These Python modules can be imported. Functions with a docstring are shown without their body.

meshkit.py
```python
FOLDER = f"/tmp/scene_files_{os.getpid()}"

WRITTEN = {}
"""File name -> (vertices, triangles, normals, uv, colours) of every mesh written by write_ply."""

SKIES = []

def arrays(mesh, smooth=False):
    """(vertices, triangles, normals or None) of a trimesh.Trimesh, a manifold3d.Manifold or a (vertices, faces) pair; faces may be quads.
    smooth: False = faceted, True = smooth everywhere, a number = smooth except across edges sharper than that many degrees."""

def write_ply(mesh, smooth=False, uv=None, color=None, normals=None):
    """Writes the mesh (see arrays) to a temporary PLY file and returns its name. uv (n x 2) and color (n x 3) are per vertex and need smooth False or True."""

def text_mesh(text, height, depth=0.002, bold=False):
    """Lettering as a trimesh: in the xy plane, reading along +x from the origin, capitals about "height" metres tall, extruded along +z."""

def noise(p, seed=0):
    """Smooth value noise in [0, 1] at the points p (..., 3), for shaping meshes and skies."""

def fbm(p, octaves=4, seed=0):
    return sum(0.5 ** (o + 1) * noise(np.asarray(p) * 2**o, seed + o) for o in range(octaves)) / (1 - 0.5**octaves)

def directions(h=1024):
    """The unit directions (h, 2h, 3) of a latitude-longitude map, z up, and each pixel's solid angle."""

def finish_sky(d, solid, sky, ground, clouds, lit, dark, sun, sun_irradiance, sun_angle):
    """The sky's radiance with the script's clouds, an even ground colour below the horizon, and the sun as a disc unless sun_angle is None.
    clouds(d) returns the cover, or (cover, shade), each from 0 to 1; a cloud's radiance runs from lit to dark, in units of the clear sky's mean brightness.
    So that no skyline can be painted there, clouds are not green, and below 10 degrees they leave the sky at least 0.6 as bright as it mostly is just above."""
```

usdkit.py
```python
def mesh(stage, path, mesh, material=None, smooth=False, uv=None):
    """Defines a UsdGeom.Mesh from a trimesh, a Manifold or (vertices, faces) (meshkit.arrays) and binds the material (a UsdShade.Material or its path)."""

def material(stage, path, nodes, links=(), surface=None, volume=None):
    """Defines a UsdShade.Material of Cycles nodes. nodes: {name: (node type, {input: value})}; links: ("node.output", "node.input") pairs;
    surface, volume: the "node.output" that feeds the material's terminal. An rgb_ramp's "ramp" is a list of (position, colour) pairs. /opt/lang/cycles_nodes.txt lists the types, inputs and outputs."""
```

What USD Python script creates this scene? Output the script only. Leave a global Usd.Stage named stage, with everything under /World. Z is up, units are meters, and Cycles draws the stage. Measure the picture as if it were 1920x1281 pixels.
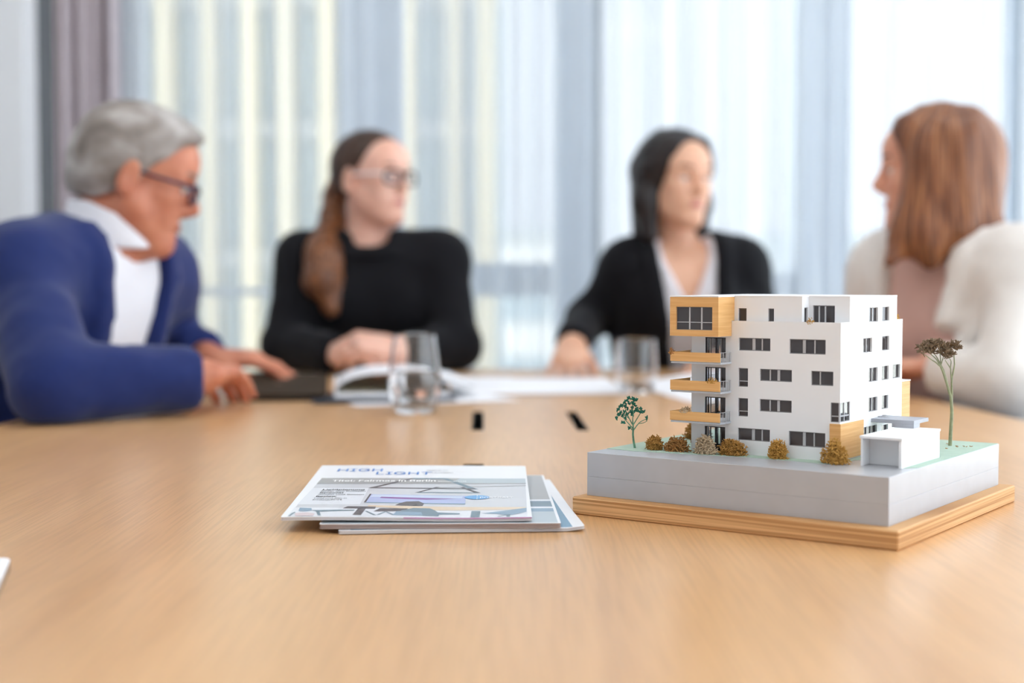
import math, random
import numpy as np
import trimesh
import usdkit, meshkit
from shapely import contains_xy
from shapely.geometry import MultiPoint, Polygon, box as sbox
from shapely.ops import unary_union
from pxr import Usd, UsdGeom, UsdLux, UsdShade, Gf, Sdf

random.seed(4)
RNG = np.random.default_rng(11)
stage = Usd.Stage.CreateInMemory()
UsdGeom.SetStageUpAxis(stage, 'Z')
UsdGeom.SetStageMetersPerUnit(stage, 1.0)
UsdGeom.Xform.Define(stage, '/World')
UsdGeom.Scope.Define(stage, '/World/Looks')

# ------------------------------------------------------------------ camera, sky, lamps, exposure
TT = 0.74                                   # height of the table top
cam = UsdGeom.Camera.Define(stage, '/World/Camera')
cam.AddTranslateOp().Set(Gf.Vec3d(0, 0, TT + 0.21654))
cam.AddRotateXOp().Set(90.0 - 2.5107)
cam.CreateHorizontalApertureAttr(36.0)
cam.CreateVerticalApertureAttr(36.0 * 1281 / 1920)
cam.CreateFocalLengthAttr(49.99)
cam.CreateFStopAttr(2.8)
cam.CreateFocusDistanceAttr(1.31)
cam.CreateClippingRangeAttr(Gf.Vec2f(0.05, 2000))
cam.CreateExposureAttr(0.64)

SKY = 1.0
dome = UsdLux.DomeLight.Define(stage, '/World/Sky')
dome.CreateIntensityAttr(SKY)
dome.CreateColorAttr(Gf.Vec3f(1.28, 1.36, 1.44))

sun = UsdLux.DistantLight.Define(stage, '/World/Sun')   # high sun behind the camera's left, on the buildings outside
sun.CreateIntensityAttr(4.0)
sun.CreateAngleAttr(0.53)
sun.CreateNormalizeAttr(True)
sun.CreateColorAttr(Gf.Vec3f(1.0, 0.95, 0.86))
sun.AddRotateZOp().Set(-60.0)
sun.AddRotateXOp().Set(52.0)

CEIL = 2.9
LAMP = 5.0                                  # radiance of the ceiling lamps


def s2l(*c):
    c = np.asarray(c, float) / 255.0
    return tuple(np.where(c <= 0.04045, c / 12.92, ((c + 0.055) / 1.055) ** 2.4))


# ------------------------------------------------------------------ materials
MATS = {}


def mat(name, nodes, links=(), surface='p.BSDF'):
    MATS[name] = usdkit.material(stage, '/World/Looks/' + name, nodes, links, surface=surface)
    return MATS[name]


def plain(name, col, rough=0.5, **kw):
    """principled with a faint tone variation"""
    c = np.array(s2l(*col))
    n = {'g': ('geometry', {}), 'n': ('noise_texture', {'scale': kw.pop('nscale', 9.0), 'detail': 3.0}),
         'r': ('rgb_ramp', {'ramp': [(0.3, tuple(c * kw.pop('lo', 0.96))), (0.7, tuple(np.minimum(c * kw.pop('hi', 1.03), 1)))]}),
         'p': ('principled_bsdf', {'roughness': rough, **kw})}
    return mat(name, n, [('g.position', 'n.vector'), ('n.fac', 'r.fac'), ('r.color', 'p.base_color')])


def grainy(name, c1, c2, scale, rough=0.4, detail=3.0, spec=0.5, fine=None, bump=0.0, coat=0.0, lo=0.35, hi=0.65):
    """wood or fibre: noise stretched by the per-axis scale; fine: a second, finer grain (scale vector, darkening)"""
    n = {'g': ('geometry', {}), 'm': ('mapping', {'scale': scale}), 'n': ('noise_texture', {'scale': 1.0, 'detail': detail, 'roughness': 0.6, 'distortion': 0.3}),
         'r': ('rgb_ramp', {'ramp': [(lo, s2l(*c1)), (hi, s2l(*c2))]}),
         'p': ('principled_bsdf', {'roughness': rough, 'specular_ior_level': spec, 'coat_weight': coat, 'coat_roughness': 0.25})}
    l = [('g.position', 'm.vector'), ('m.vector', 'n.vector'), ('n.fac', 'r.fac')]
    out = 'r.color'
    if fine:
        n['m2'] = ('mapping', {'scale': fine[0]})
        n['n2'] = ('noise_texture', {'scale': 1.0, 'detail': 2.0})
        n['r2'] = ('rgb_ramp', {'ramp': [(0.40, (fine[1],) * 3), (0.56, (1, 1, 1))]})
        n['mx'] = ('mix', {'mix_type': 'multiply', 'fac': 1.0})
        l += [('g.position', 'm2.vector'), ('m2.vector', 'n2.vector'), ('n2.fac', 'r2.fac'), ('r.color', 'mx.color1'), ('r2.color', 'mx.color2')]
        out = 'mx.color'
    l.append((out, 'p.base_color'))
    if bump:
        n['b'] = ('bump', {'strength': 0.25, 'distance': bump})
        l += [('n.fac', 'b.height'), ('b.normal', 'p.normal')]
    return mat(name, n, l)


def island(name, ramp, rough=0.7):
    """every loose piece of the mesh gets its own tone"""
    return mat(name, {'g': ('geometry', {}), 'r': ('rgb_ramp', {'ramp': [(p, s2l(*c)) for p, c in ramp]}), 'p': ('principled_bsdf', {'roughness': rough, 'specular_ior_level': 0.25})},
               [('g.random_per_island', 'r.fac'), ('r.color', 'p.base_color')])


def pane(name, tint, refl=1.0):
    """thin glazing: Schlick reflection over a clear, tinted sheet"""
    return mat(name, {'f': ('layer_weight', {'blend': 0.5}), 'pw': ('math', {'math_type': 'power', 'value2': 5.0}), 'k': ('math', {'math_type': 'multiply_add', 'value2': 0.9, 'value3': 0.04}),
                      't': ('transparent_bsdf', {'color': tint}), 'g': ('glossy_bsdf', {'color': (refl,) * 3, 'roughness': 0.02}), 'm': ('mix_closure', {})},
               [('f.facing', 'pw.value1'), ('pw.value', 'k.value1'), ('k.value', 'm.fac'), ('t.BSDF', 'm.closure1'), ('g.BSDF', 'm.closure2')], 'm.closure')


grainy('table_oak', (207, 158, 107), (222, 175, 124), (9.0, 0.8, 9.0), rough=0.31, fine=((420.0, 9.0, 420.0), 0.88), coat=0.22, spec=0.5)
plain('table_edge', (176, 124, 74), 0.5)
plain('black_plastic', (14, 14, 15), 0.45)
plain('dark_metal', (60, 62, 66), 0.35, metallic=0.8)
plain('chrome', (190, 192, 195), 0.2, metallic=1.0)
grainy('beech_veneer', (222, 168, 104), (234, 186, 124), (14.0, 14.0, 420.0), rough=0.5, spec=0.3)
grainy('larch_board', (184, 134, 84), (228, 182, 130), (3.0, 3.0, 620.0), rough=0.6, spec=0.25, detail=2.0, lo=0.36, hi=0.62)
plain('plinth_paint', (186, 188, 193), 0.36, nscale=40.0, lo=0.97, metallic=0.25)
plain('lawn_card', (172, 194, 178), 0.8, nscale=60.0)
plain('model_white', (238, 239, 241), 0.55, lo=0.985, hi=1.01)
plain('model_frame', (126, 124, 126), 0.5)
plain('model_frame_light', (186, 186, 189), 0.5)
plain('model_frame_dark', (48, 47, 53), 0.5)
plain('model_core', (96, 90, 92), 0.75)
plain('model_slab', (190, 195, 202), 0.5)
plain('model_grey', (168, 171, 180), 0.5)
plain('model_glass_dark', (66, 62, 64), 0.10)
pane('model_glass_clear', (0.95, 0.96, 0.97))
island('moss_ochre', [(0.0, (176, 130, 66)), (0.35, (220, 172, 98)), (0.7, (238, 198, 128)), (1.0, (248, 220, 160))])
island('moss_brown', [(0.0, (170, 122, 70)), (0.4, (214, 162, 100)), (0.75, (236, 190, 126)), (1.0, (246, 212, 154))])
island('moss_pale', [(0.0, (198, 176, 146)), (0.4, (230, 212, 182)), (0.75, (242, 228, 204)), (1.0, (250, 242, 224))])
island('moss_yellow', [(0.0, (196, 150, 76)), (0.35, (236, 192, 112)), (0.7, (246, 212, 142)), (1.0, (252, 228, 172))])
island('seed_green', [(0.0, (48, 112, 94)), (0.4, (84, 172, 146)), (0.75, (140, 214, 190)), (0.9, (170, 140, 112)), (1.0, (176, 146, 132))])
island('seed_brown', [(0.0, (124, 104, 82)), (0.3, (184, 164, 142)), (0.5, (228, 222, 212)), (0.8, (222, 240, 234)), (1.0, (176, 204, 184))])
plain('twig_green', (96, 142, 116), 0.6, nscale=300.0, lo=0.75, hi=1.15)
plain('twig_sage', (142, 146, 112), 0.6, nscale=300.0, lo=0.75, hi=1.15)
plain('paper_white', (244, 244, 248), 0.6, lo=0.985)
plain('paper_glossy', (238, 239, 243), 0.3, lo=0.985)
plain('paper_edge', (205, 200, 200), 0.8)
plain('paper_edge_taupe', (156, 138, 132), 0.8)
plain('ink_blue', (48, 128, 206), 0.4)
plain('ink_black', (40, 40, 46), 0.4)
plain('ink_white', (250, 250, 250), 0.4)
plain('ink_grey', (150, 151, 154), 0.4)
plain('print_grey', (207, 209, 215), 0.3)
plain('print_band', (170, 170, 170), 0.3)
plain('print_band_blue', (184, 196, 203), 0.3)
plain('print_pale', (226, 229, 236), 0.3)
plain('print_dark', (86, 82, 88), 0.3)
plain('print_slate', (112, 134, 148), 0.3)
plain('print_steel', (134, 160, 182), 0.3)
plain('print_lilac', (176, 186, 224), 0.3)
plain('print_lilac_light', (200, 212, 236), 0.3)
plain('print_purple', (140, 96, 164), 0.3)
plain('print_beige', (226, 204, 178), 0.3)
plain('print_sky', (104, 170, 226), 0.3)
plain('print_rose', (214, 196, 200), 0.3)
plain('cover_blue', (112, 152, 178), 0.3)
plain('magenta_edge', (196, 130, 184), 0.5)
plain('laptop_bronze', (58, 46, 34), 0.75, specular_ior_level=0.15)
plain('laptop_logo', (84, 68, 50), 0.25, metallic=0.7)
plain('navy_card', (26, 34, 52), 0.5)
grainy('photo_print', (92, 92, 80), (172, 160, 128), (26.0, 26.0, 26.0), rough=0.35, detail=2.0)
plain('wall_paint_grey', (190, 190, 192), 0.8)
plain('wall_paint', (236, 236, 237), 0.8, lo=0.99, hi=1.0)
plain('ceiling_paint', (235, 235, 235), 0.8)
plain('frame_grey', (190, 204, 220), 0.5)
plain('frame_dark', (84, 88, 95), 0.6)
grainy('carpet', (92, 92, 96), (120, 120, 124), (90.0, 90.0, 90.0), rough=0.95, spec=0.1)
grainy('drape_fabric', (190, 178, 182), (208, 196, 200), (220.0, 220.0, 30.0), rough=0.9, spec=0.1)
plain('facade_glass', (170, 189, 198), 0.35)
plain('facade_cream', (228, 217, 184), 0.7)
plain('facade_grey', (192, 200, 204), 0.7)
plain('facade_far', (196, 208, 212), 0.8)
plain('facade_white', (244, 245, 242), 0.8)
plain('ground_outside', (238, 240, 232), 0.9, nscale=.05)
pane('window_glass', (0.472, 0.481, 0.492))
plain('hem_grey', (150, 158, 164), 0.8)
pane('clear_glass', (0.70, 0.715, 0.725))
mat('tumbler_glass', {'p': ('principled_bsdf', {'base_color': (1, 1, 1), 'roughness': 0.0, 'ior': 1.5, 'transmission_weight': 1.0})})
mat('water', {'p': ('principled_bsdf', {'base_color': (1, 1, 1), 'roughness': 0.0, 'ior': 1.33, 'transmission_weight': 1.0})})
pane('lens_glass', (0.95, 0.955, 0.97))
# sheer curtain: open weave lets light straight through, threads scatter the rest; fine thread lines modulate the openness
mat('sheer_fabric', {'g': ('geometry', {}), 'mp': ('mapping', {'scale': (150.0, 150.0, 0.6)}), 'n': ('noise_texture', {'scale': 1.0, 'detail': 2.0}),
                     'r': ('map_range', {'from_min': 0.3, 'from_max': 0.7, 'to_min': 0.36, 'to_max': 0.56}),
                     't': ('transparent_bsdf', {'color': (1, 1, 1)}), 'tr': ('translucent_bsdf', {'color': s2l(236, 238, 240)}), 'd': ('diffuse_bsdf', {'color': s2l(226, 228, 232)}),
                     'lw': ('layer_weight', {'blend': 0.5}), 'a': ('math', {'math_type': 'multiply_add', 'value2': 0.55}),
                     'm1': ('mix_closure', {'fac': 0.5}), 'm2': ('mix_closure', {})},
    [('g.position', 'mp.vector'), ('mp.vector', 'n.vector'), ('n.fac', 'r.value'), ('tr.BSDF', 'm1.closure1'), ('d.BSDF', 'm1.closure2'),
     ('lw.facing', 'a.value1'), ('r.result', 'a.value3'), ('a.value', 'm2.fac'), ('t.BSDF', 'm2.closure1'), ('m1.closure', 'm2.closure2')], 'm2.closure')


def skin(name, c, c2):
    return mat(name, {'g': ('geometry', {}), 'n': ('noise_texture', {'scale': 22.0, 'detail': 3.0}), 'r': ('rgb_ramp', {'ramp': [(0.35, s2l(*c)), (0.68, s2l(*c2))]}),
                      'p': ('principled_bsdf', {'roughness': 0.5, 'subsurface_weight': 0.12, 'subsurface_radius': (1.0, 0.35, 0.2), 'subsurface_scale': 0.006})},
               [('g.position', 'n.vector'), ('n.fac', 'r.fac'), ('r.color', 'p.base_color')])


def cloth(name, c, hi=1.2, rough=0.85, sheen=0.15):
    c = np.array(s2l(*c))
    return mat(name, {'g': ('geometry', {}), 'n': ('noise_texture', {'scale': 380.0, 'detail': 2.0}), 'r': ('rgb_ramp', {'ramp': [(0.3, tuple(c * 0.88)), (0.7, tuple(np.minimum(c * hi, 1)))]}),
                      'p': ('principled_bsdf', {'roughness': rough, 'sheen_weight': sheen, 'specular_ior_level': 0.2})},
               [('g.position', 'n.vector'), ('n.fac', 'r.fac'), ('r.color', 'p.base_color')])


def hair(name, c1, c2, c3, scale=(150.0, 150.0, 9.0), strand=False):
    src = 'g.position'
    if strand:
        src, scale = 's.vector', (1.0, 1.0, 1.0)
    return mat(name, {('s' if strand else 'g'): ('attribute', {'attribute': 'strand'}) if strand else ('geometry', {}), 'm': ('mapping', {'scale': scale}), 'n': ('noise_texture', {'scale': 1.0, 'detail': 3.0, 'distortion': 0.4}),
                      'r': ('rgb_ramp', {'ramp': [(0.32, s2l(*c1)), (0.5, s2l(*c2)), (0.7, s2l(*c3))]}), 'p': ('principled_bsdf', {'roughness': 0.42, 'specular_ior_level': 0.4}),
                      'b': ('bump', {'strength': 0.5, 'distance': 0.003})},
               [(src, 'm.vector'), ('m.vector', 'n.vector'), ('n.fac', 'r.fac'), ('r.color', 'p.base_color'), ('n.fac', 'b.height'), ('b.normal', 'p.normal')])


# ------------------------------------------------------------------ scene helpers
TAKEN = {}


def numbered(parent, name):
    k = TAKEN.get((parent, name), 0)
    TAKEN[(parent, name)] = k + 1
    return parent + '/' + (name if k == 0 else '%s_%03d' % (name, k))


def tag(prim, label=None, cat=None, group=None, kind=None):
    for k, v in (('label', label), ('category', cat), ('group', group), ('kind', kind)):
        if v:
            prim.SetCustomDataByKey(k, v)


class Node:
    """a prim with its base point; children are given in world coordinates"""
    def __init__(self, path, loc):
        self.path, self.loc = path, np.asarray(loc, float)


def thing(name, label, cat, loc=(0, 0, 0), group=None, kind=None):
    path = numbered('/World', name)
    x = UsdGeom.Xform.Define(stage, path)
    x.AddTranslateOp().Set(Gf.Vec3d(*map(float, loc)))
    tag(x.GetPrim(), label, cat, group, kind)
    return Node(path, loc)


def holder(parent, name, label=None):
    path = numbered(parent.path, name)
    x = UsdGeom.Xform.Define(stage, path)
    tag(x.GetPrim(), label)
    return Node(path, parent.loc)


def part(parent, name, mesh, material, smooth=False, label=None, kind=None):
    v, f, n = meshkit.arrays(mesh, smooth)
    path = numbered(parent.path, name)
    usdkit.mesh(stage, path, (v - parent.loc, f), MATS[material], smooth=smooth)
    tag(stage.GetPrimAtPath(path), label, kind=kind)
    return Node(path, parent.loc)


def single(name, mesh, material, label=None, cat=None, group=None, kind=None, smooth=False):
    path = numbered('/World', name)
    usdkit.mesh(stage, path, mesh, MATS[material], smooth=smooth)
    tag(stage.GetPrimAtPath(path), label, cat, group, kind)
    return Node(path, (0, 0, 0))


def cat_(ms):
    return trimesh.util.concatenate([m for m in ms if m is not None])


def bx(x0, x1, y0, y1, z0, z1, b=0.0):
    """box, with chamfered edges if b"""
    if not b:
        m = trimesh.creation.box([x1 - x0, y1 - y0, z1 - z0])
        m.apply_translation([(x0 + x1) / 2, (y0 + y1) / 2, (z0 + z1) / 2])
        return m
    pts = []
    for i in (0, 1):
        for j in (0, 1):
            for k in (0, 1):
                X, Y, Z = (x0, x1)[i], (y0, y1)[j], (z0, z1)[k]
                sx, sy, sz = (b, -b)[i], (b, -b)[j], (b, -b)[k]
                pts += [(X, Y + sy, Z + sz), (X + sx, Y, Z + sz), (X + sx, Y + sy, Z)]
    return trimesh.convex.convex_hull(np.array(pts))


def xf(mesh, M):
    m = mesh.copy()
    m.apply_transform(M)
    return m


def frame(origin, ex, ey, ez=(0, 0, 1)):
    M = np.eye(4)
    M[:3, 0], M[:3, 1], M[:3, 2], M[:3, 3] = ex, ey, ez, origin
    return M


def lathe(profile, n=48, loc=(0, 0, 0)):
    m = trimesh.creation.revolve(np.array(profile, float), sections=n)
    m.apply_translation(loc)
    return m


def tube(points, radii, sides=6, cap=True):
    p = np.asarray(points, float)
    t = np.gradient(p, axis=0)
    t /= np.linalg.norm(t, axis=1, keepdims=True) + 1e-12
    ref = np.where(np.abs(t[:, 2:]) < 0.9, [0, 0, 1.0], [1.0, 0, 0])
    a = np.cross(t, ref)
    a /= np.linalg.norm(a, axis=1, keepdims=True) + 1e-12
    b = np.cross(t, a)
    ang = np.arange(sides) * 2 * np.pi / sides
    r = np.broadcast_to(radii, (len(p),))[:, None, None]
    v = (p[:, None] + r * (np.cos(ang)[None, :, None] * a[:, None] + np.sin(ang)[None, :, None] * b[:, None])).reshape(-1, 3)
    f = []
    for i in range(len(p) - 1):
        for j in range(sides):
            q = [i * sides + j, i * sides + (j + 1) % sides, (i + 1) * sides + (j + 1) % sides, (i + 1) * sides + j]
            f += [[q[0], q[1], q[2]], [q[0], q[2], q[3]]]
    if cap:
        for s, base in ((1, 0), (-1, (len(p) - 1) * sides)):
            for j in range(1, sides - 1):
                tri = [base, base + j + 1, base + j]
                f.append(tri if s > 0 else tri[::-1])
    return trimesh.Trimesh(v, f, process=False)


def prism(poly, z0, z1):
    """vertical extrusion of a shapely polygon"""
    m = trimesh.creation.extrude_polygon(poly, z1 - z0, engine='earcut')
    m.apply_translation([0, 0, z0])
    return m


def at(px, py, Y):
    """world point at depth Y on the sight line through a point of the 1920 x 1281 photograph"""
    a, b = (px - 960) / 2666.16, (640.5 - py) / 2666.16
    c, s = math.cos(0.04382), math.sin(0.04382)
    d = np.array([a, c + b * s, -s + b * c])
    return np.array([0, 0, TT + 0.21654]) + d * (Y / d[1])
# ------------------------------------------------------------------ room shell
YC, YW = 4.50, 4.82             # curtain line, glazing line
XL, XR = -2.7, 2.2              # side walls
YB = -3.2                       # wall behind the camera


def struct(name, mesh, m, smooth=False):
    return single(name, mesh, m, kind='structure', smooth=smooth)


struct('floor', bx(XL - .1, XR + .1, YB - .1, YW + .1, -0.12, 0.0), 'carpet')
struct('ceiling', bx(XL - .1, XR + .1, YB - .1, YW + .1, CEIL, CEIL + .15), 'ceiling_paint')
struct('wall_left', bx(XL - .15, XL, YB, YW + .1, 0, CEIL), 'wall_paint')
struct('wall_behind', bx(XL - .15, XR + .15, YB - .15, YB, 0, CEIL), 'wall_paint_grey')
struct('wall_back', cat_([bx(XL, -1.465, 4.30, 4.42, 0, CEIL, .004)]), 'wall_paint')
struct('trim_1', bx(-1.80, -1.32, 4.62, 4.90, 0, CEIL, .004), 'frame_dark')      # dark end post of the glazing, left of the drape
struct('wall_right', cat_([bx(XR, XR + .15, YB, YW + .1, 0, 0.12), bx(XR, XR + .15, YB, YW + .1, 2.80, CEIL), bx(XR, XR + .15, YB, -2.6, 0.12, 2.80)]), 'wall_paint')


def glazing(n, pts, z0, z1, posts, rails, axis='x', off=0.0, th=0.07, glass='window_glass'):
    """one window of the setting: frame bars and a pane. pts: (start, end) along the wall; posts: (centre, width); rails: (z, height)"""
    w = Node('/World/window_%d' % n, (0, 0, 0))
    x = UsdGeom.Xform.Define(stage, w.path)
    tag(x.GetPrim(), kind='structure')
    a, b = pts
    TAKEN[('/World', 'window_%d' % n)] = 1

    def bar(p0, p1, q0, q1, d=th):
        return bx(p0, p1, off - d, off + d, q0, q1, .003) if axis == 'x' else bx(off - d, off + d, p0, p1, q0, q1, .003)
    for c, wd, d in posts:
        part(w, 'mullion', bar(c - wd / 2, c + wd / 2, z0, z1, d), 'frame_grey')
    for p0, p1, z, hgt in rails:
        part(w, 'rail', bar(p0, p1, z - hgt / 2, z + hgt / 2), 'frame_grey')
    part(w, 'pane', bx(a, b, off - .006, off + .006, z0, z1) if axis == 'x' else bx(off - .006, off + .006, a, b, z0, z1), glass)


glazing(1, (-1.30, -0.47), 0.02, CEIL, [(-1.27, .06, .05), (-0.468, .20, .10)], [(-1.3, -.57, .915, .025), (-1.3, -.57, .06, .08), (-1.3, -.57, 2.86, .08)], off=YW)
glazing(2, (-0.37, 0.20), 0.02, CEIL, [(0.215, .15, .12)], [(-.37, .14, .955, .115), (-.37, .14, .06, .08), (-.37, .14, 2.86, .08)], off=YW)
glazing(3, (0.28, 0.94), 0.02, CEIL, [(1.03, .165, .12)], [(.29, .95, .935, .085), (.29, .95, .06, .08), (.29, .95, 2.86, .08)], off=YW)
glazing(4, (1.11, 2.16), 0.02, CEIL, [(1.69, .05, .06), (2.13, .06, .08)], [(1.11, 2.16, .935, .085), (1.11, 2.16, .06, .08), (1.11, 2.16, 2.86, .08)], off=YW)
glazing(5, (-2.6, 4.7), 0.12, 2.80, [(-2.57, .06, .05), (-0.8, .06, .05), (1.0, .06, .05), (2.8, .06, .05), (4.68, .06, .05)], [(-2.6, 4.7, .15, .06), (-2.6, 4.7, 2.77, .06)], axis='y', off=XR + .07, th=.05, glass='clear_glass')


# ------------------------------------------------------------------ curtains
def sheet(x0, x1, z0, z1, yfun, n, nz=5):
    xs = np.linspace(x0, x1, n)
    zs = np.linspace(z0, z1, nz)
    ys = yfun(xs)
    v = np.stack([np.tile(xs, nz), np.tile(ys, nz), np.repeat(zs, n)], 1)
    # folds loosen a little towards the hem
    v[:, 1] += 0.01 * np.sin(v[:, 0] * 31 + v[:, 2] * 1.3)
    i, j = np.meshgrid(np.arange(nz - 1), np.arange(n - 1), indexing='ij')
    a = (i * n + j).ravel()
    f = np.stack([a, a + 1, a + n + 1, a + n], 1)
    return v, np.vstack([f[:, [0, 1, 2]], f[:, [0, 2, 3]]])


def folds(seed, amp=.03, wl=.085):
    r = np.random.default_rng(seed)
    ph, k2, k3 = r.uniform(0, 6.28), r.uniform(.55, .8), r.uniform(1.3, 1.7)

    def y(x):
        return YC + amp * (np.sin(2 * np.pi * x / wl + ph + 1.2 * np.sin(x * 7 + ph)) * (.65 + .35 * np.sin(x * 5.1 + ph)) + .35 * np.sin(2 * np.pi * x * k3 / wl + k2))
    return y


for k, (x0, x1, lab) in enumerate(((-1.215, .266, 'sheer white curtain panel behind the man and the ponytailed woman'),
                                   (.268, 1.577, 'sheer white curtain panel behind the woman in the black blazer'),
                                   (1.579, 2.12, 'sheer white curtain panel at the right edge, behind the woman in cream'))):
    c = thing('sheer_curtain', lab, 'curtain', ((x0 + x1) / 2, YC, 0.02), group=None)
    v, f = sheet(x0, x1, 0.02, CEIL - .06, folds(30 + k), int((x1 - x0) * 330))
    part(c, 'cloth', (v, f), 'sheer_fabric', smooth=True)
    part(c, 'header_tape', bx(x0, x1, YC - .035, YC + .035, CEIL - .06, CEIL - .03), 'paper_white')
    for e in (x0 + .004, x1 - .004):
        part(c, 'side_hem', bx(e - .004, e + .004, YC - .045, YC - .041, .02, CEIL - .06), 'hem_grey')
    part(c, 'hem', bx(x0 + .01, x1 - .01, YC - .004, YC + .004, 0.012, 0.03), 'paper_white')
d = thing('drape', 'mauve grey opaque drape gathered at the left end of the window', 'curtain', (-1.36, 4.47, .02))
dx = np.linspace(0, 1, 220)
path = np.stack([-1.425 + .20 * dx, 4.47 + .035 * np.sin(dx * 26) * (.6 + .4 * np.sin(dx * 9))], 1)
th = np.stack([-np.gradient(path[:, 1]), np.gradient(path[:, 0])], 1)
th /= np.linalg.norm(th, axis=1, keepdims=True)
for nm, z0, z1, t_, m_ in (('cloth', .02, CEIL - .06, .0025, 'drape_fabric'), ('header_tape', CEIL - .06, CEIL - .02, .004, 'drape_fabric')):
    part(d, nm, prism(Polygon(np.vstack([path + th * t_, (path - th * t_)[::-1]])).buffer(0), z0, z1), m_, smooth=40)
struct('trim_2', bx(-1.48, 2.14, YC - .03, YC + .03, CEIL - .03, CEIL - .001), 'frame_grey')          # curtain track

# ------------------------------------------------------------------ ceiling lamps
for k, (x, y) in enumerate(((-1.0, -1.5), (1.0, -1.5), (-1.0, .5), (1.0, .5), (-1.0, 2.5), (1.0, 2.5))):
    lamp = thing('ceiling_lamp', 'square flat ceiling lamp above the %s of the table, %s row' % (('near end', 'middle', 'far end')[k // 2], ('left', 'right')[k % 2]), 'lamp', (x, y, CEIL))
    part(lamp, 'lamp_frame', cat_([bx(x - .33, x + .33, y + s * .31 - .02, y + s * .31 + .02, CEIL - .03, CEIL - .001) for s in (-1, 1)] + [bx(x + s * .31 - .02, x + s * .31 + .02, y - .29, y + .29, CEIL - .03, CEIL - .001) for s in (-1, 1)]), 'ceiling_paint')
    lp = lamp.path + '/lamp_light'
    L = UsdLux.RectLight.Define(stage, lp)
    L.CreateWidthAttr(.58)
    L.CreateHeightAttr(.58)
    L.CreateIntensityAttr(LAMP)
    L.CreateColorAttr(Gf.Vec3f(1.0, .98, .97))
    L.AddTranslateOp().Set(Gf.Vec3d(0, 0, -.02))

# ------------------------------------------------------------------ outside
single('outside_ground', bx(-160, 160, 6, 420, -9.2, -9.0), 'ground_outside', kind='structure')
BY = 17.0
b = thing('office_building', 'office block with cream vertical fins and blue-grey glass, across the street', 'building', (-3.5, BY, -9))
bl, br = (150 - 960) / 2666 * BY - 1.5, (938 - 960) / 2666 * BY
part(b, 'wall', bx(bl, br, BY + .35, BY + 10, -9, 14), 'facade_glass')
fin_px = (163, 237, 312, 393, 467, 537, 613, 688, 763, 850, 911)
xs = [(p_ - 960) / 2666 * BY for p_ in fin_px]
for x in xs:
    part(b, 'fin', bx(x - .082, x + .082, BY, BY + .36, -9, 14), 'facade_cream')
for z in np.arange(-8.2, 14, 1.55):
    part(b, 'floor_band', bx(bl, br, BY + .2, BY + .37, z, z + .22), 'facade_grey')
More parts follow.
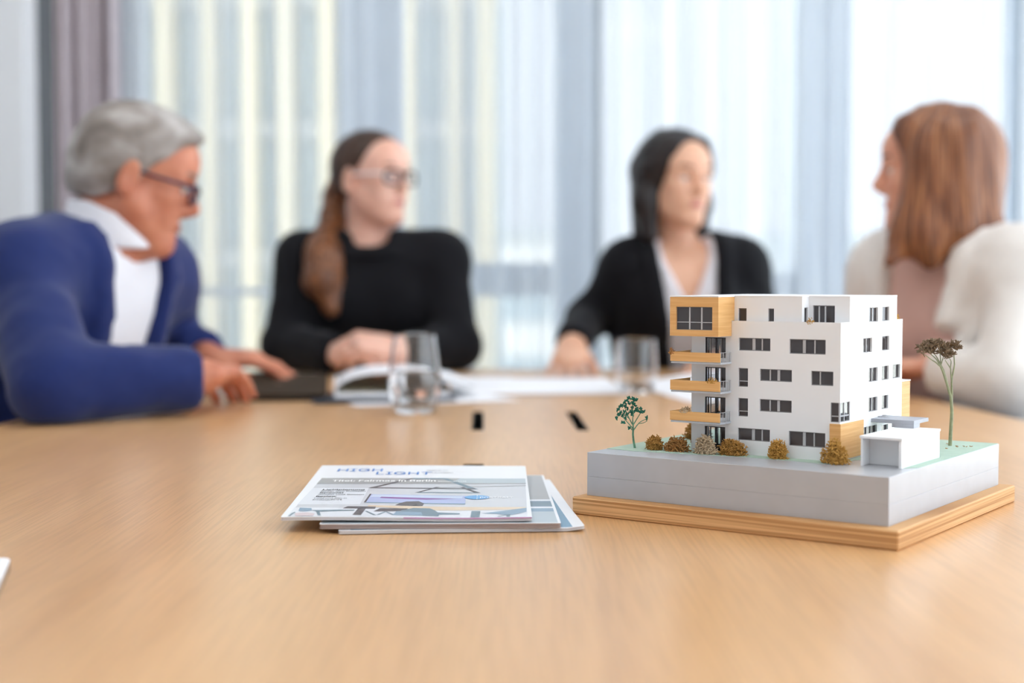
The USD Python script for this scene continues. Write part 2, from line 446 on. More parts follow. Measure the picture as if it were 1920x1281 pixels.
for i, (x, y, w, h, dp) in enumerate(((22, 150, 30, 12.6, 14), (45, 190, 24, 15.5, 14), (61, 170, 30, 11.6, 12), (.55, 70, 4.6, 12.0, 6))):
    fb = thing('distant_building', ('pale low office block far off behind the woman in the black blazer', 'pale taller block far off behind the window post, right of the woman in black', 'pale long block far off behind the woman in cream', 'white sunlit building outside, seen between the ponytailed woman and the woman in black')[i], 'building', (x, y, -9))
    part(fb, 'wall', bx(x - w / 2, x + w / 2, y, y + dp, -9, -9 + h), 'facade_white' if i == 3 else 'facade_far')
    part(fb, 'roof', bx(x - w / 2 - .3, x + w / 2 + .3, y - .3, y + dp + .3, -9 + h, -9 + h + .5), 'facade_grey')
    for z in np.arange(1.5, h - 2, 3.2):
        part(fb, 'window_band', bx(x - w / 2 + 1, x + w / 2 - 1, y - .12, y + .1, -9 + z, -9 + z + 1.4), 'facade_glass')
# ------------------------------------------------------------------ table
def table_half(y):
    """half width of the boat-shaped table top"""
    return np.interp(y, [-1.1, -.6, .6, 1.4, 2.1, 2.5, 2.9, 3.2, 3.42], [.60, .66, .765, .79, .778, .742, .69, .635, .585])


tb = thing('conference_table', 'large oak conference table with curved sides', 'table', (0, 1.2, 0))
ys = np.linspace(-1.1, 3.42, 60)
pl = Polygon(np.vstack([np.stack([.012 + table_half(ys), ys], 1), np.stack([.012 - table_half(ys), ys], 1)[::-1]])).buffer(-.05).buffer(.05, quad_segs=6)
SLOTS = [(-.0525, 2.03, 2.32, .0180), (.0992, 2.03, 2.315, .0180), (-.0420, 1.37, 1.660, .0240)]


def slot_frame(x, y0, y1):
    a = math.radians(1.2)
    return frame((x, (y0 + y1) / 2, 0), (math.cos(a), math.sin(a), 0), (-math.sin(a), math.cos(a), 0))


def slot_outline(x, y0, y1, w):
    q_ = xf(bx(-w / 2, w / 2, (y0 - y1) / 2, (y1 - y0) / 2, 0, .01), slot_frame(x, y0, y1)).vertices
    return MultiPoint(q_[:, :2]).convex_hull


holes = unary_union([slot_outline(*s_) for s_ in SLOTS])
part(tb, 'table_top', prism(pl.difference(holes), TT - .004, TT), 'table_oak')
part(tb, 'core', prism(pl.buffer(-.001).difference(holes), TT - .030, TT - .004), 'table_edge')
for x, y0, y1, w in SLOTS:
    h_, l_ = w / 2, (y1 - y0) / 2
    m_ = cat_([bx(-h_, h_, -l_, l_, TT - .030, TT - .0285), bx(-h_, -h_ + .0012, -l_, l_, TT - .0285, TT - .0005), bx(h_ - .0012, h_, -l_, l_, TT - .0285, TT - .0005),
               bx(-h_ + .0012, h_ - .0012, -l_, -l_ + .0012, TT - .0285, TT - .0005), bx(-h_ + .0012, h_ - .0012, l_ - .0012, l_, TT - .0285, TT - .0005)])
    part(tb, 'cable_slot', xf(m_, slot_frame(x, y0, y1)), 'black_plastic', label='black cable slot let into the table top')
for y in (-.3, 2.45):
    part(tb, 'pedestal', bx(-.20, .22, y - .10, y + .10, .03, TT - .030, .01), 'dark_metal')
    part(tb, 'foot', bx(-.40, .42, y - .16, y + .16, 0.0, .03, .008), 'dark_metal')

# ------------------------------------------------------------------ architectural model; local axes u (along the front), v (towards the right rear), z from the table
MO = np.array([0.30735, 1.12293, TT])
MTH = math.radians(-35.695)
MU = np.array([math.cos(MTH), math.sin(MTH), 0])
MV = np.array([-math.sin(MTH), math.cos(MTH), 0])
MM = frame(MO, MU, MV)
model = thing('architectural_model', 'white apartment block model with wooden balconies on a grey plinth', 'model', MO + MU * -.155 + MV * .156)


def mp(parent, name, mesh, material, smooth=False, label=None, kind=None):
    return part(parent, name, xf(mesh, MM), material, smooth, label, kind)


GZ = .0566
UL, U2, V1, V3, ZP, ZR = -.2300, -.0835, .0802, .2287, .1786, .2005
VB, VP, V1P, V3P = .0539, .0856, .0999, .2137
UB = -.1890                     # right side of the wooden box and of the balconies
mp(model, 'base_board', bx(-.3103, 0, 0, .3125, 0, .0163, .0012), 'larch_board', label='larch board under the plinth')
PX = (-.3031, -.0137, .0145, .3045)
mp(model, 'plinth', bx(PX[0], PX[1], PX[2], PX[3], .0163, .0339, .0002), 'plinth_paint', label='lower layer of the grey plinth')
mp(model, 'plinth', bx(PX[0], PX[1], PX[2], PX[3], .0339, GZ - .0002, .0003), 'plinth_paint', label='upper layer of the grey plinth')
lawn = Polygon([(-.3024, .0480), (-.2700, .0450), (-.2146, .0560), (-.1662, .0655), (-.1200, .0655), (-.0969, .0625), (-.0800, .0640), (-.0790, .1010), (-.0620, .1300), (-.0615, .1680), (-.0240, .1680), (-.0240, .0740), (-.0148, .0860), (-.0145, .3037), (-.3024, .3037)])
mp(model, 'lawn', prism(lawn, GZ - .0003, GZ + .0002), 'lawn_card', label='mint green lawn sheet on the plinth')


# ---- walls: plates with window holes. A plate lies in (along, z) and is T thick
T = .003


def plate_v(v, holes, poly):
    """front-facing plate (normal -v) from v to v + T"""
    g = poly
    for h in holes:
        g = g.difference(sbox(min(h[0], h[1]), h[3], max(h[0], h[1]), h[2]))
    m = prism(g, 0, T)                        # (u, z) in xy, thickness in z
    return xf(m, frame((0, v + T, 0), (1, 0, 0), (0, 0, 1), (0, -1, 0)))


def plate_u(u, holes, poly):
    """right-facing plate (normal +u) from u - T to u; coordinates (v, z)"""
    g = poly
    for h in holes:
        g = g.difference(sbox(min(h[0], h[1]), h[3], max(h[0], h[1]), h[2]))
    m = prism(g, 0, T)
    return xf(m, frame((u - T, 0, 0), (0, 1, 0), (0, 0, 1), (1, 0, 0)))


# windows of the front: (u0, u1, ztop, zbottom, [mullions (u, width)], transom z or None)
FW = [(-.1818, -.1504, .1633, .1517, [(-.1671, .0028), (-.1589, .0011)], None), (-.1319, -.0976, .1634, .1503, [(-.1182, .0026), (-.1081, .0011)], None),
      (-.1819, -.1723, .1357, .1187, [], .1238), (-.1605, -.1293, .1357, .1248, [(-.1508, .0011), (-.1425, .0024)], None), (-.1110, -.0902, .1357, .1230, [(-.1028, .0011)], None),
      (-.1820, -.1721, .1083, .0916, [], .0963), (-.1605, -.1293, .1083, .0972, [(-.1507, .0011), (-.1424, .0024)], None),
      (-.1821, -.1502, .0810, .0698, [(-.1670, .0028), (-.1583, .0011)], None), (-.1318, -.0971, .0812, .0680, [(-.1174, .0026), (-.1080, .0011)], None)]
DOORS = [(-.2162, -.1949, .1630, .1441), (-.2162, -.1949, .1355, .1170), (-.2162, -.1949, .1079, .0890), (-.2162, -.1949, .0806, GZ + .0006)]
RW = [(.1450, .1658, .1908, .1777), (.1765, .1938, .1909, .1778), (.1312, .1519, .1633, .1502), (.1772, .1946, .1637, .1504), (.1454, .1666, .1358, .1229), (.1769, .1942, .1359, .1228),
      (.2041, .2236, .1359, .1229), (.1456, .1666, .1086, .0956), (.1776, .1938, .1084, .0957), (.1330, .1660, .0826, .0690), (.1772, .1940, .0809, .0690)]
CORNER = (-.0924, .1020, .1086, .0914)          # u0 on the front, v1 on the right, ztop, zbottom
front_poly = sbox(UL, GZ, U2, ZP).difference(sbox(UL - .01, .1648, UB, ZP + .01))
walls = holder(model, 'apartment_block')
mp(walls, 'front_wall', plate_v(V1, [h[:4] for h in FW] + DOORS + [(CORNER[0], U2 + .01, CORNER[2], CORNER[3])], front_poly), 'model_white')
rp = unary_union([sbox(V1 + T, GZ, V3, ZP), sbox(V1P, ZP - .001, V3P, ZR)])
mp(walls, 'right_wall', plate_u(U2, RW + [(V1, CORNER[1], CORNER[2], CORNER[3])], rp), 'model_white')
back = plate_v(V3 - T, [(-.20, -.17, .156, .146), (-.15, -.11, .156, .146), (-.20, -.17, .128, .118), (-.15, -.11, .128, .118)], sbox(UL, GZ, U2 - T, ZP))
mp(walls, 'back_wall', back, 'model_white')
lw = [(.092, .150, z1, z0) for _, _, z1, z0 in DOORS]
mp(walls, 'left_wall', plate_u(UL + T, lw, unary_union([sbox(V1 + T, GZ, V3 - T, ZP)])), 'model_white')
for z in (.0568, .0860, .1134, .1409, .1683):
    mp(walls, 'floor_slab', bx(UL + T, U2 - T, V1 + T, V3 - T, z - .0016, z), 'model_white')
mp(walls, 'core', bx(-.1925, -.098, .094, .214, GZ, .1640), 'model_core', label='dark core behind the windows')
mp(walls, 'partition', bx(UL + T, -.1930, .165, .168, GZ, .1640), 'model_white')
# terrace parapet and penthouse
mp(walls, 'terrace', bx(UL + T, U2 - T, V1 + T, V3 - T, .1684, .1768), 'model_white')
PW = [(-.1852, -.1768, .1901, .1786), (-.1553, -.1496, .1901, .1786)]
UC = -.1225
mp(walls, 'penthouse_front', plate_v(VP, [(*PW[0][:2], .1901, .1750), (*PW[1][:2], .1901, .1750)], sbox(UB, .1765, UC, ZR)), 'model_white')
mp(walls, 'penthouse_front', plate_v(V1P, [(-.1186, -.0977, .1931, .1750)], sbox(UC, .1765, U2 - T, ZR)), 'model_white')
mp(walls, 'penthouse_step', plate_u(UC, [(.0905, .0985, .1912, .1750)], sbox(VP + T, .1765, V1P, ZR)), 'model_white')
mp(walls, 'penthouse_back', plate_v(V3P - T, [], sbox(-.215, .1765, U2 - T, ZR)), 'model_white')
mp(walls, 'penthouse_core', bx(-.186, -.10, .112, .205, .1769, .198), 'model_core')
roof = Polygon([(-.2386, VB - .0004), (UB + .0004, VB - .0004), (UB + .0004, VP - .0004), (UC + .0004, VP - .0004), (UC + .0004, V1P - .0004), (U2 + .0002, V1P - .0004), (U2 + .0002, V3P), (-.2386, V3P)])
mp(walls, 'roof', prism(roof, ZR - .0001, ZR + .0010), 'model_white')
# ground floor veneer at the front right corner, stair block at the back
mp(model, 'veneer_panel', cat_([bx(-.0928, U2 + .0009, V1 - .0009, V1, GZ + .0018, .0900), bx(U2, U2 + .0009, V1, .1322, GZ + .0018, .0900)]), 'beech_veneer', label='wood veneer around the ground floor corner')
mp(model, 'stair_block', cat_([bx(-.150, U2 - .0002, V3, V3 + .0228, GZ, .1183, .0002)]), 'beech_veneer', label='wood-clad block at the rear')
mp(model, 'stair_roof', bx(-.150, U2 + .0002, V3, V3 + .0232, .1184, .1194), 'model_white')


# ---- windows
def window_f(u0, u1, zt, zb, mull, transom, v=V1, glass='model_glass_dark', fmat='model_frame', depth=.0016):
    w = holder(model, 'window')
    d0, d1, fw = v + depth, v + depth + .0012, .0007
    fr = [bx(u0, u1, d0, d1, zt - fw, zt), bx(u0, u1, d0, d1, zb, zb + fw), bx(u0, u0 + fw, d0, d1, zb + fw, zt - fw), bx(u1 - fw, u1, d0, d1, zb + fw, zt - fw)]
    mp(w, 'frame', cat_(fr), fmat)
    cuts = [u0 + fw]
    for m, wd in mull:
        mp(w, 'mullion', bx(m - wd / 2, m + wd / 2, d0 - .0005, d1, zb + fw, zt - fw), 'model_frame_light')
        cuts += [m - wd / 2, m + wd / 2]
    if transom:
        mp(w, 'transom', bx(u0 + fw, u1 - fw, d0 - .0004, d1, transom - .0004, transom + .0004), 'model_frame_light')
    cuts.append(u1 - fw)
    for a, b in zip(cuts[::2], cuts[1::2]):
        zz = [(zb + fw, zt - fw)] if not transom else [(zb + fw, transom - .0004), (transom + .0004, zt - fw)]
        for p0, p1 in zz:
            mp(w, 'pane', bx(a, b, d0 + .0005, d0 + .0008, p0, p1), glass)
    return w


def window_r(v0, v1, zt, zb, u=U2, glass='model_glass_dark'):
    w = holder(model, 'window')
    d0, d1, fw = u - .0028, u - .0016, .0006
    mp(w, 'frame', cat_([bx(d0, d1, v0, v1, zt - fw, zt), bx(d0, d1, v0, v1, zb, zb + fw), bx(d0, d1, v0, v0 + fw, zb + fw, zt - fw), bx(d0, d1, v1 - fw, v1, zb + fw, zt - fw)]), 'model_frame')
    n = 1 if v1 - v0 < .02 else (2 if v1 - v0 < .03 else 3)
    e = np.linspace(v0 + fw, v1 - fw, n + 1)
    for k in range(n):
        if k:
            mp(w, 'mullion', bx(d0, d1 + .0003, e[k] - .0006, e[k] + .0006, zb + fw, zt - fw), 'model_frame_light')
        mp(w, 'pane', bx(d0 + .0004, d0 + .0007, e[k] + (.0006 if k else 0), e[k + 1] - (.0006 if k < n - 1 else 0), zb + fw, zt - fw), glass)


for wdef in FW:
    window_f(*wdef)
for wdef in RW:
    window_r(*wdef)
for u0, u1, zt, zb in PW:
    window_f(u0, u1, zt, .1772, [], None, v=VP)
window_f(-.1186, -.0977, .1931, .1772, [(-.1130, .0012), (-.1071, .0013)], None, v=V1P)
w = holder(model, 'window')
mp(w, 'pane', bx(UC - .0022, UC - .0018, .0907, .0983, .1772, .1910), 'model_glass_dark')
mp(w, 'frame', cat_([bx(UC - .0026, UC - .0014, .0905, .0911, .1772, .1912), bx(UC - .0026, UC - .0014, .0979, .0985, .1772, .1912), bx(UC - .0026, UC - .0014, .0911, .0979, .1906, .1912)]), 'model_frame')
# corner window
w = holder(model, 'corner_window')
c0, c1, zt, zb = CORNER
mp(w, 'post', bx(U2 - .0016, U2 - .0002, V1 + .0002, V1 + .0016, zb, zt), 'model_frame_light')
mp(w, 'frame', cat_([bx(c0, U2 - .0016, V1 + .0008, V1 + .0018, zt - .0006, zt), bx(c0, U2 - .0016, V1 + .0008, V1 + .0018, zb, zb + .0006), bx(c0, c0 + .0007, V1 + .0008, V1 + .0018, zb + .0006, zt - .0006),
                     bx(U2 - .0018, U2 - .0008, V1 + .0016, c1, zt - .0006, zt), bx(U2 - .0018, U2 - .0008, V1 + .0016, c1, zb, zb + .0006), bx(U2 - .0018, U2 - .0008, c1 - .0008, c1, zb + .0006, zt - .0006)]), 'model_frame')
mp(w, 'transom', cat_([bx(c0 + .0007, U2 - .0016, V1 + .0006, V1 + .0018, .0962, .0971), bx(U2 - .0018, U2 - .0006, V1 + .0016, c1 - .0008, .0962, .0971)]), 'model_frame_light')
mp(w, 'mullion', bx(U2 - .0018, U2 - .0006, .0905, .0914, zb + .0006, zt - .0006), 'model_frame_light')
for z0, z1 in ((zb + .0006, .0962), (.0971, zt - .0006)):
    mp(w, 'pane', bx(c0 + .0007, U2 - .0018, V1 + .0012, V1 + .0014, z0, z1), 'model_glass_dark')
    mp(w, 'pane', bx(U2 - .0014, U2 - .0012, V1 + .0016, .0905, z0, z1), 'model_glass_clear')
    mp(w, 'pane', bx(U2 - .0014, U2 - .0012, .0914, c1 - .0008, z0, z1), 'model_glass_clear')
# balcony doors: dark frames, three lights clear, the right hand one dark
for u0, u1, zt, zb in DOORS:
    w = holder(model, 'balcony_door')
    d0, d1 = V1 + .0012, V1 + .0024
    mp(w, 'frame', cat_([bx(u0, u1, d0, d1, zt - .0009, zt), bx(u0, u0 + .0012, d0, d1, zb, zt - .0009), bx(u1 - .0006, u1, d0, d1, zb, zt - .0009), bx(u0 + .0012, u1 - .0006, d0, d1, zb, zb + .0007)]), 'model_frame_dark')
    for m, wd in ((-.2107, .0005), (-.2053, .0013), (-.2001, .0008)):
        mp(w, 'mullion', bx(m - wd / 2, m + wd / 2, d0 - .0003, d1, zb + .0007, zt - .0009), 'model_frame_dark' if wd > .001 else 'model_frame')
    for a, b_, g in ((u0 + .0012, -.21095, 'model_glass_clear'), (-.21045, -.20595, 'model_glass_clear'), (-.20465, -.2005, 'model_glass_clear'), (-.1997, u1 - .0006, 'model_glass_dark')):
        mp(w, 'pane', bx(a, b_, d0 + .0005, d0 + .0008, zb + .0007, zt - .0009), g)
    # glazed opening in the left side of the same storey
    g2 = holder(model, 'side_glazing')
    e = np.linspace(.092, .150, 4)
    mp(g2, 'frame', cat_([bx(UL + .0006, UL + .0018, .092, .150, zt - .0009, zt), bx(UL + .0006, UL + .0018, .092, .150, zb, zb + .0007)] + [bx(UL + .0006, UL + .0018, q - .0006, q + .0006, zb + .0007, zt - .0009) for q in (e[0] + .0006, e[1], e[2], e[3] - .0006)]), 'model_frame_dark')
    for k in range(3):
        mp(g2, 'pane', bx(UL + .0010, UL + .0013, e[k] + .0012, e[k + 1] - .0012, zb + .0007, zt - .0009), 'model_glass_clear')
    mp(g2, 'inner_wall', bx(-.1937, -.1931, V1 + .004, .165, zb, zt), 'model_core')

# ---- wooden penthouse box with its window
bxp = holder(model, 'wooden_box', label='wood-clad box at the top left corner')
Z0, Z1 = .1647, ZR - .0002
WH = (-.2322, -.1951, .1914, .1704)
mp(bxp, 'front', plate_v(VB, [WH], sbox(-.2385, Z0, UB, Z1)), 'beech_veneer')
mp(bxp, 'side', plate_u(UB, [], unary_union([sbox(VB + T, Z0, V1 - .0002, Z1), sbox(V1 - .001, ZP + .0002, VP, Z1)])), 'beech_veneer')
mp(bxp, 'side', plate_u(-.2385 + T, [], sbox(VB + T, Z0, .165, Z1)), 'beech_veneer')
mp(bxp, 'underside', bx(-.2385 + T, UB - T, VB + T, V1, Z0, Z0 + .0015), 'model_white')
mp(bxp, 'back', bx(-.2385 + T, -.200, .165, .168, .1785, Z1), 'model_white')
mp(bxp, 'inner_wall', bx(-.200, -.198, .075, .15, .1790, ZR - .0006), 'model_grey')
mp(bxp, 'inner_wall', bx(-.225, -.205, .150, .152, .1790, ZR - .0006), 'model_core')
mp(bxp, 'window_frame', cat_([bx(WH[0], WH[1], VB + .0016, VB + .0028, WH[2] - .0005, WH[2]), bx(WH[0], WH[1], VB + .0016, VB + .0028, WH[3], WH[3] + .0005), bx(WH[0], WH[0] + .0005, VB + .0016, VB + .0028, WH[3], WH[2]), bx(WH[1] - .0005, WH[1], VB + .0016, VB + .0028, WH[3], WH[2])]), 'model_frame')
for m in (-.2187, -.2064):
    mp(bxp, 'mullion', bx(m - .0007, m + .0007, VB + .0012, VB + .0026, WH[3] + .0005, WH[2] - .0005), 'model_frame_light')
mp(bxp, 'transom', bx(WH[0] + .0005, WH[1] - .0005, VB + .0014, VB + .0026, .1770, .1777), 'model_frame_light')
cu = [WH[0] + .0005, -.2194, -.2180, -.2071, -.2057, WH[1] - .0005]
for k in range(3):
    for z0, z1 in ((WH[3] + .0005, .1770), (.1777, WH[2] - .0005)):
        mp(bxp, 'pane', bx(cu[2 * k], cu[2 * k + 1], VB + .0019, VB + .0022, z0, z1), 'model_glass_dark')

# ---- balconies
for zb, zt in ((.1413, .1497), (.1147, .1238), (.0868, .0952)):
    bal = holder(model, 'balcony')
    sl = Polygon([(-.2398, .0587), (UB, .0587), (UB, V1), (UL, V1), (UL, .150), (-.2398, .150)])
    mp(bal, 'slab', prism(sl, zb - .0020, zb - .0003), 'model_slab')
    mp(bal, 'wood_panel', bx(-.2402, UB, .0579, .0588, zb, zt), 'beech_veneer', label='wood panel along the balcony front')
    mp(bal, 'wood_panel', bx(-.2402, -.2393, .0588, .095, zb, zt), 'beech_veneer')
    mp(bal, 'glass_rail', bx(UB - .0009, UB - .0006, .0590, V1 - .0008, zb, zt), 'model_glass_clear')
    mp(bal, 'glass_rail', bx(-.2392, -.2389, .0955, .1495, zb, zt), 'model_glass_clear')
    for q in (.0600, .0655, .0715, .0792):
        mp(bal, 'rail_post', bx(UB - .0010, UB - .0005, q - .0003, q + .0003, zb - .0003, zt), 'model_frame_light')
    mp(bal, 'handrail', cat_([bx(UB - .0012, UB - .0003, .0590, V1, zt, zt + .0004), bx(-.2395, -.2386, .0955, .150, zt, zt + .0004)]), 'model_frame_light')

# ---- garage with canopy slab on its roof
gar = holder(model, 'garage', label='white open-fronted garage on the plinth')
G = (-.0598, -.0238, .0690, .1635)
gw = .0016
mp(gar, 'wall', bx(G[0], G[0] + gw, G[2], G[3], GZ, .0803), 'model_white')
mp(gar, 'wall', bx(G[1] - gw, G[1], G[2], G[3], GZ, .0803), 'model_white')
mp(gar, 'wall', bx(G[0] + gw, G[1] - gw, .0855, .0871, GZ, .0803), 'model_white')
mp(gar, 'wall', bx(G[0] + gw, G[1] - gw, G[3] - gw, G[3], GZ, .0803), 'model_white')
mp(gar, 'pier', bx(G[1] - gw - .0013, G[1] - gw, G[2] + .0006, .0855, GZ, .0803), 'model_white')
mp(gar, 'roof', bx(G[0] - .0010, G[1] + .0006, G[2] - .0008, G[3] + .0008, .0803, .0826, .0003), 'model_white')
can = holder(model, 'canopy', label='flat grey roof slab with a round skylight')
mp(can, 'support', bx(-.0640, -.0436, .1522, .1675, .0826, .0860), 'model_grey')
mp(can, 'slab', bx(-.0910, -.0434, .1520, .1896, .0860, .0894, .0002), 'model_grey')
mp(can, 'skylight', cat_([lathe([(.0052, 0), (.0052, .0009), (.0040, .0009), (.0040, .0001), (.0052, 0)], 28, (-.0790, .1715, .0893)), lathe([(.0024, 0), (.0024, .0020), (.0008, .0020), (.0008, .0005), (.0024, 0)], 20, (-.0780, .1715, .0893))]), 'model_frame_light', smooth=40)


# ---- moss bushes: tangles of little curved sprigs
def moss(loc, w, d, h, n, r, seed, spray=.75):
    q = np.random.default_rng(seed)
    ms = []
    for k in range(n):
        az, el = q.uniform(0, 2 * np.pi), math.asin(q.uniform(0.0, 1) ** .8)
        rad = q.uniform(.52, .97)
        dirv = np.array([math.cos(az) * math.cos(el), math.sin(az) * math.cos(el), math.sin(el)])
        lump = .82 + .36 * meshkit.noise((dirv * 2.2 + seed)[None])[0]
        p0 = dirv * rad * lump * np.array([w / 2, d / 2, h])
        step = dirv * spray + q.normal(0, .8, 3)
        step /= np.linalg.norm(step) + 1e-9
        L = q.uniform(2.4, 4.0) * r
        bend = q.normal(0, .55, 3)
        pts = np.array([p0, p0 + step * L * .5, p0 + (step + bend * .5) * L])
        pts[:, 2] = np.maximum(pts[:, 2], r * .6)
        ms.append(tube(pts + np.asarray(loc), [r, r * .95, r * .45], 4))
        if q.random() < .9:
            s2 = step + q.normal(0, .9, 3)
            pts2 = np.array([pts[1], pts[1] + s2 / np.linalg.norm(s2) * L * .8])
            pts2[:, 2] = np.maximum(pts2[:, 2], r * .6)
            ms.append(tube(pts2 + np.asarray(loc) * np.array([[1], [1]]), [r * .85, r * .4], 4))
    core = trimesh.creation.icosphere(2, 1.0)
    cd = core.vertices / np.linalg.norm(core.vertices, axis=1, keepdims=True)
    lump = .44 + .2 * meshkit.noise(cd * 2.2 + seed)
    core.vertices = cd * lump[:, None] * np.array([w / 2, d / 2, h])
    core.vertices[:, 2] = np.maximum(core.vertices[:, 2], 0.0)
    core.apply_translation(loc)
    return cat_(ms + [core])


BUSH = [(-.2610, .0655, .0170, .0130, .0140, 190, 'moss_ochre'), (-.2380, .0672, .0262, .0140, .0142, 260, 'moss_brown'), (-.2725, .1650, .0240, .0200, .0180, 220, 'moss_ochre'),
        (-.2068, .0640, .0240, .0135, .0172, 250, 'moss_pale'), (-.1815, .0690, .0282, .0140, .0160, 280, 'moss_ochre'), (-.1380, .0715, .0205, .0130, .0170, 220, 'moss_yellow'),
        (-.0826, .0685, .0250, .0180, .0212, 250, 'moss_yellow'), (-.2480, .1330, .0230, .0170, .0210, 220, 'moss_brown')]
for k, (u, v, w, d, h, n, m_) in enumerate(BUSH):
    mp(model, 'moss_bush', moss((u, v, GZ), w, d, h, int(n * 3.0), .00055, 50 + k, spray=.45), m_, label=('pale grey moss bush by the ground floor door' if m_ == 'moss_pale' else None))
SPRIG = [(-.2396, .0590, .1470, .0060, .0050, .0070, 46, 'moss_brown'), (-.1975, .0590, .1220, .0120, .0050, .0052, 70, 'moss_yellow'), (-.2250, .0590, .0938, .0130, .0055, .0062, 80, 'moss_pale'),
         (-.1125, .0815, .1768, .0075, .0050, .0050, 52, 'moss_yellow'), (U2 + .0002 - .003, .2205, .1786, .0050, .0050, .0050, 40, 'moss_yellow')]
for k, (u, v, z, w, d, h, n, m_) in enumerate(SPRIG):
    mp(model, 'balcony_plant', moss((u, v, z), w, d, h, n, .00035, 90 + k, spray=1.2), m_)


# ---- dried-flower trees. A branch is drawn in the model's own picture plane: x across (world x), z up, with a little depth
def florets(tips, n, rad, ln, rr, seed, up=.5):
    q = np.random.default_rng(seed)
    base = trimesh.creation.icosphere(1, 1.0)
    ms = []
    for t, ax in tips:
        ax = ax / (np.linalg.norm(ax) + 1e-9)
        for _ in range(n):
            dv = ax * up + q.normal(0, .55, 3)
            dv /= np.linalg.norm(dv)
            a = np.cross(dv, [.3, .5, .8])
            a /= np.linalg.norm(a)
            b_ = np.cross(dv, a)
            M = frame(t + dv * rad * q.uniform(.3, 1.0), a * rr * q.uniform(.8, 1.2), b_ * rr * q.uniform(.8, 1.2), dv * ln * q.uniform(.8, 1.2))
            ms.append(xf(base, M))
    return cat_(ms)


def tree(name, base, segs, tips, stem_mat, seed_mat, fl, label):
    """segs: list of ([(x, z, depth)...], r0, r1) in metres from the base; tips: (x, z, depth)"""
    t = holder(model, name, label=label)

    def P(a):
        return np.array([base[0] + a[0], base[1] + a[2], base[2] + a[1]])
    tr, br = [], []
    for k, (pts, r0, r1) in enumerate(segs):
        pp = np.array([P(a) for a in pts])
        s = np.linspace(0, 1, len(pp))
        sm = np.linspace(0, 1, 4 * (len(pp) - 1) + 1)
        pp = np.stack([np.interp(sm, s, pp[:, i]) for i in range(3)], 1)
        if len(pp) > 4:
            pp[1:-1] = (pp[:-2] + 2 * pp[1:-1] + pp[2:]) / 4
        (tr if k == 0 else br).append(tube(pp, np.linspace(r0, r1, len(pp)), 7))
    part(t, 'trunk', tr[0], stem_mat, smooth=60)
    part(t, 'branches', cat_(br), stem_mat, smooth=60)
    q = np.random.default_rng(int(base[0] * 1000))
    tp = []
    for a in tips:
        p = P(a)
        tp.append((p, np.array([a[0] * .5, (a[2]) * 2, .03])))
    part(t, 'seed_heads', florets(tp, *fl), seed_mat, smooth=True)


k_ = 1 / 1960.0


def px2(l, x0, y0):
    return [((x - x0) * k_, (y0 - y) * k_, d) for x, y, d in l]


R = lambda *l: px2(l, 1781, 836)
segsR = [(R((1781, 837, 0), (1782.5, 800, 0), (1784, 772, .0003), (1782, 748, 0), (1779, 735, 0)), .0019, .0013),
         (R((1783, 760, 0), (1784, 735, .001), (1783, 712, .001), (1787, 695, .002), (1789, 683, .002), (1788, 664, .003)), .0012, .0006),
         (R((1783, 714, .001), (1781, 700, 0), (1780, 690, -.001), (1774, 682, -.002), (1768, 674, -.003)), .0008, .0004),
         (R((1780, 690, 0), (1782, 676, .001), (1777, 668, .002)), .0006, .0003),
         (R((1779, 736, 0), (1772, 715, -.001), (1765, 695, -.001), (1760, 685, -.002)), .0014, .0009),
         (R((1779, 738, 0), (1774, 712, .002), (1768, 692, .003), (1763, 683, .003)), .0011, .0008),
         (R((1761, 687, -.002), (1750, 678, -.004), (1742, 674, -.006), (1728, 664, -.008)), .0008, .0004),
         (R((1760, 685, -.002), (1752, 672, -.002), (1740, 662, -.003), (1734, 654, -.006)), .0007, .0003),
         (R((1763, 683, .003), (1764, 670, .005), (1762, 655, .006)), .0007, .0003),
         (R((1762, 684, .0), (1756, 668, .004), (1746, 655, .007)), .0006, .0003),
         (R((1762, 684, .0), (1768, 670, .003), (1772, 658, .004)), .0006, .0003)]
q = np.random.default_rng(5)
tipsR = []
for _ in range(84):
    x = q.uniform(1723, 1770)
    c = (x - 1747) / 25
    y = 638 + 9 * c * c + q.uniform(0, 24) * (1 - .3 * abs(c))
    tipsR.append((x, y, q.uniform(-.011, .011)))
for _ in range(36):
    x = q.uniform(1768, 1793)
    y = 642 + q.uniform(0, 27 if x < 1784 else 14)
    tipsR.append((x, y, q.uniform(-.008, .008)))
tree('tall_tree', MO + MU * -.0464 + MV * .2587 + np.array([0, 0, GZ]), segsR, R(*tipsR), 'twig_sage', 'seed_brown', (6, .0020, .0026, .00062, 3), 'tall dried-flower tree with a brown crown at the right rear')
k_ = 1 / 1988.0
Lf = lambda *l: px2(l, 1190.5, 840.5)
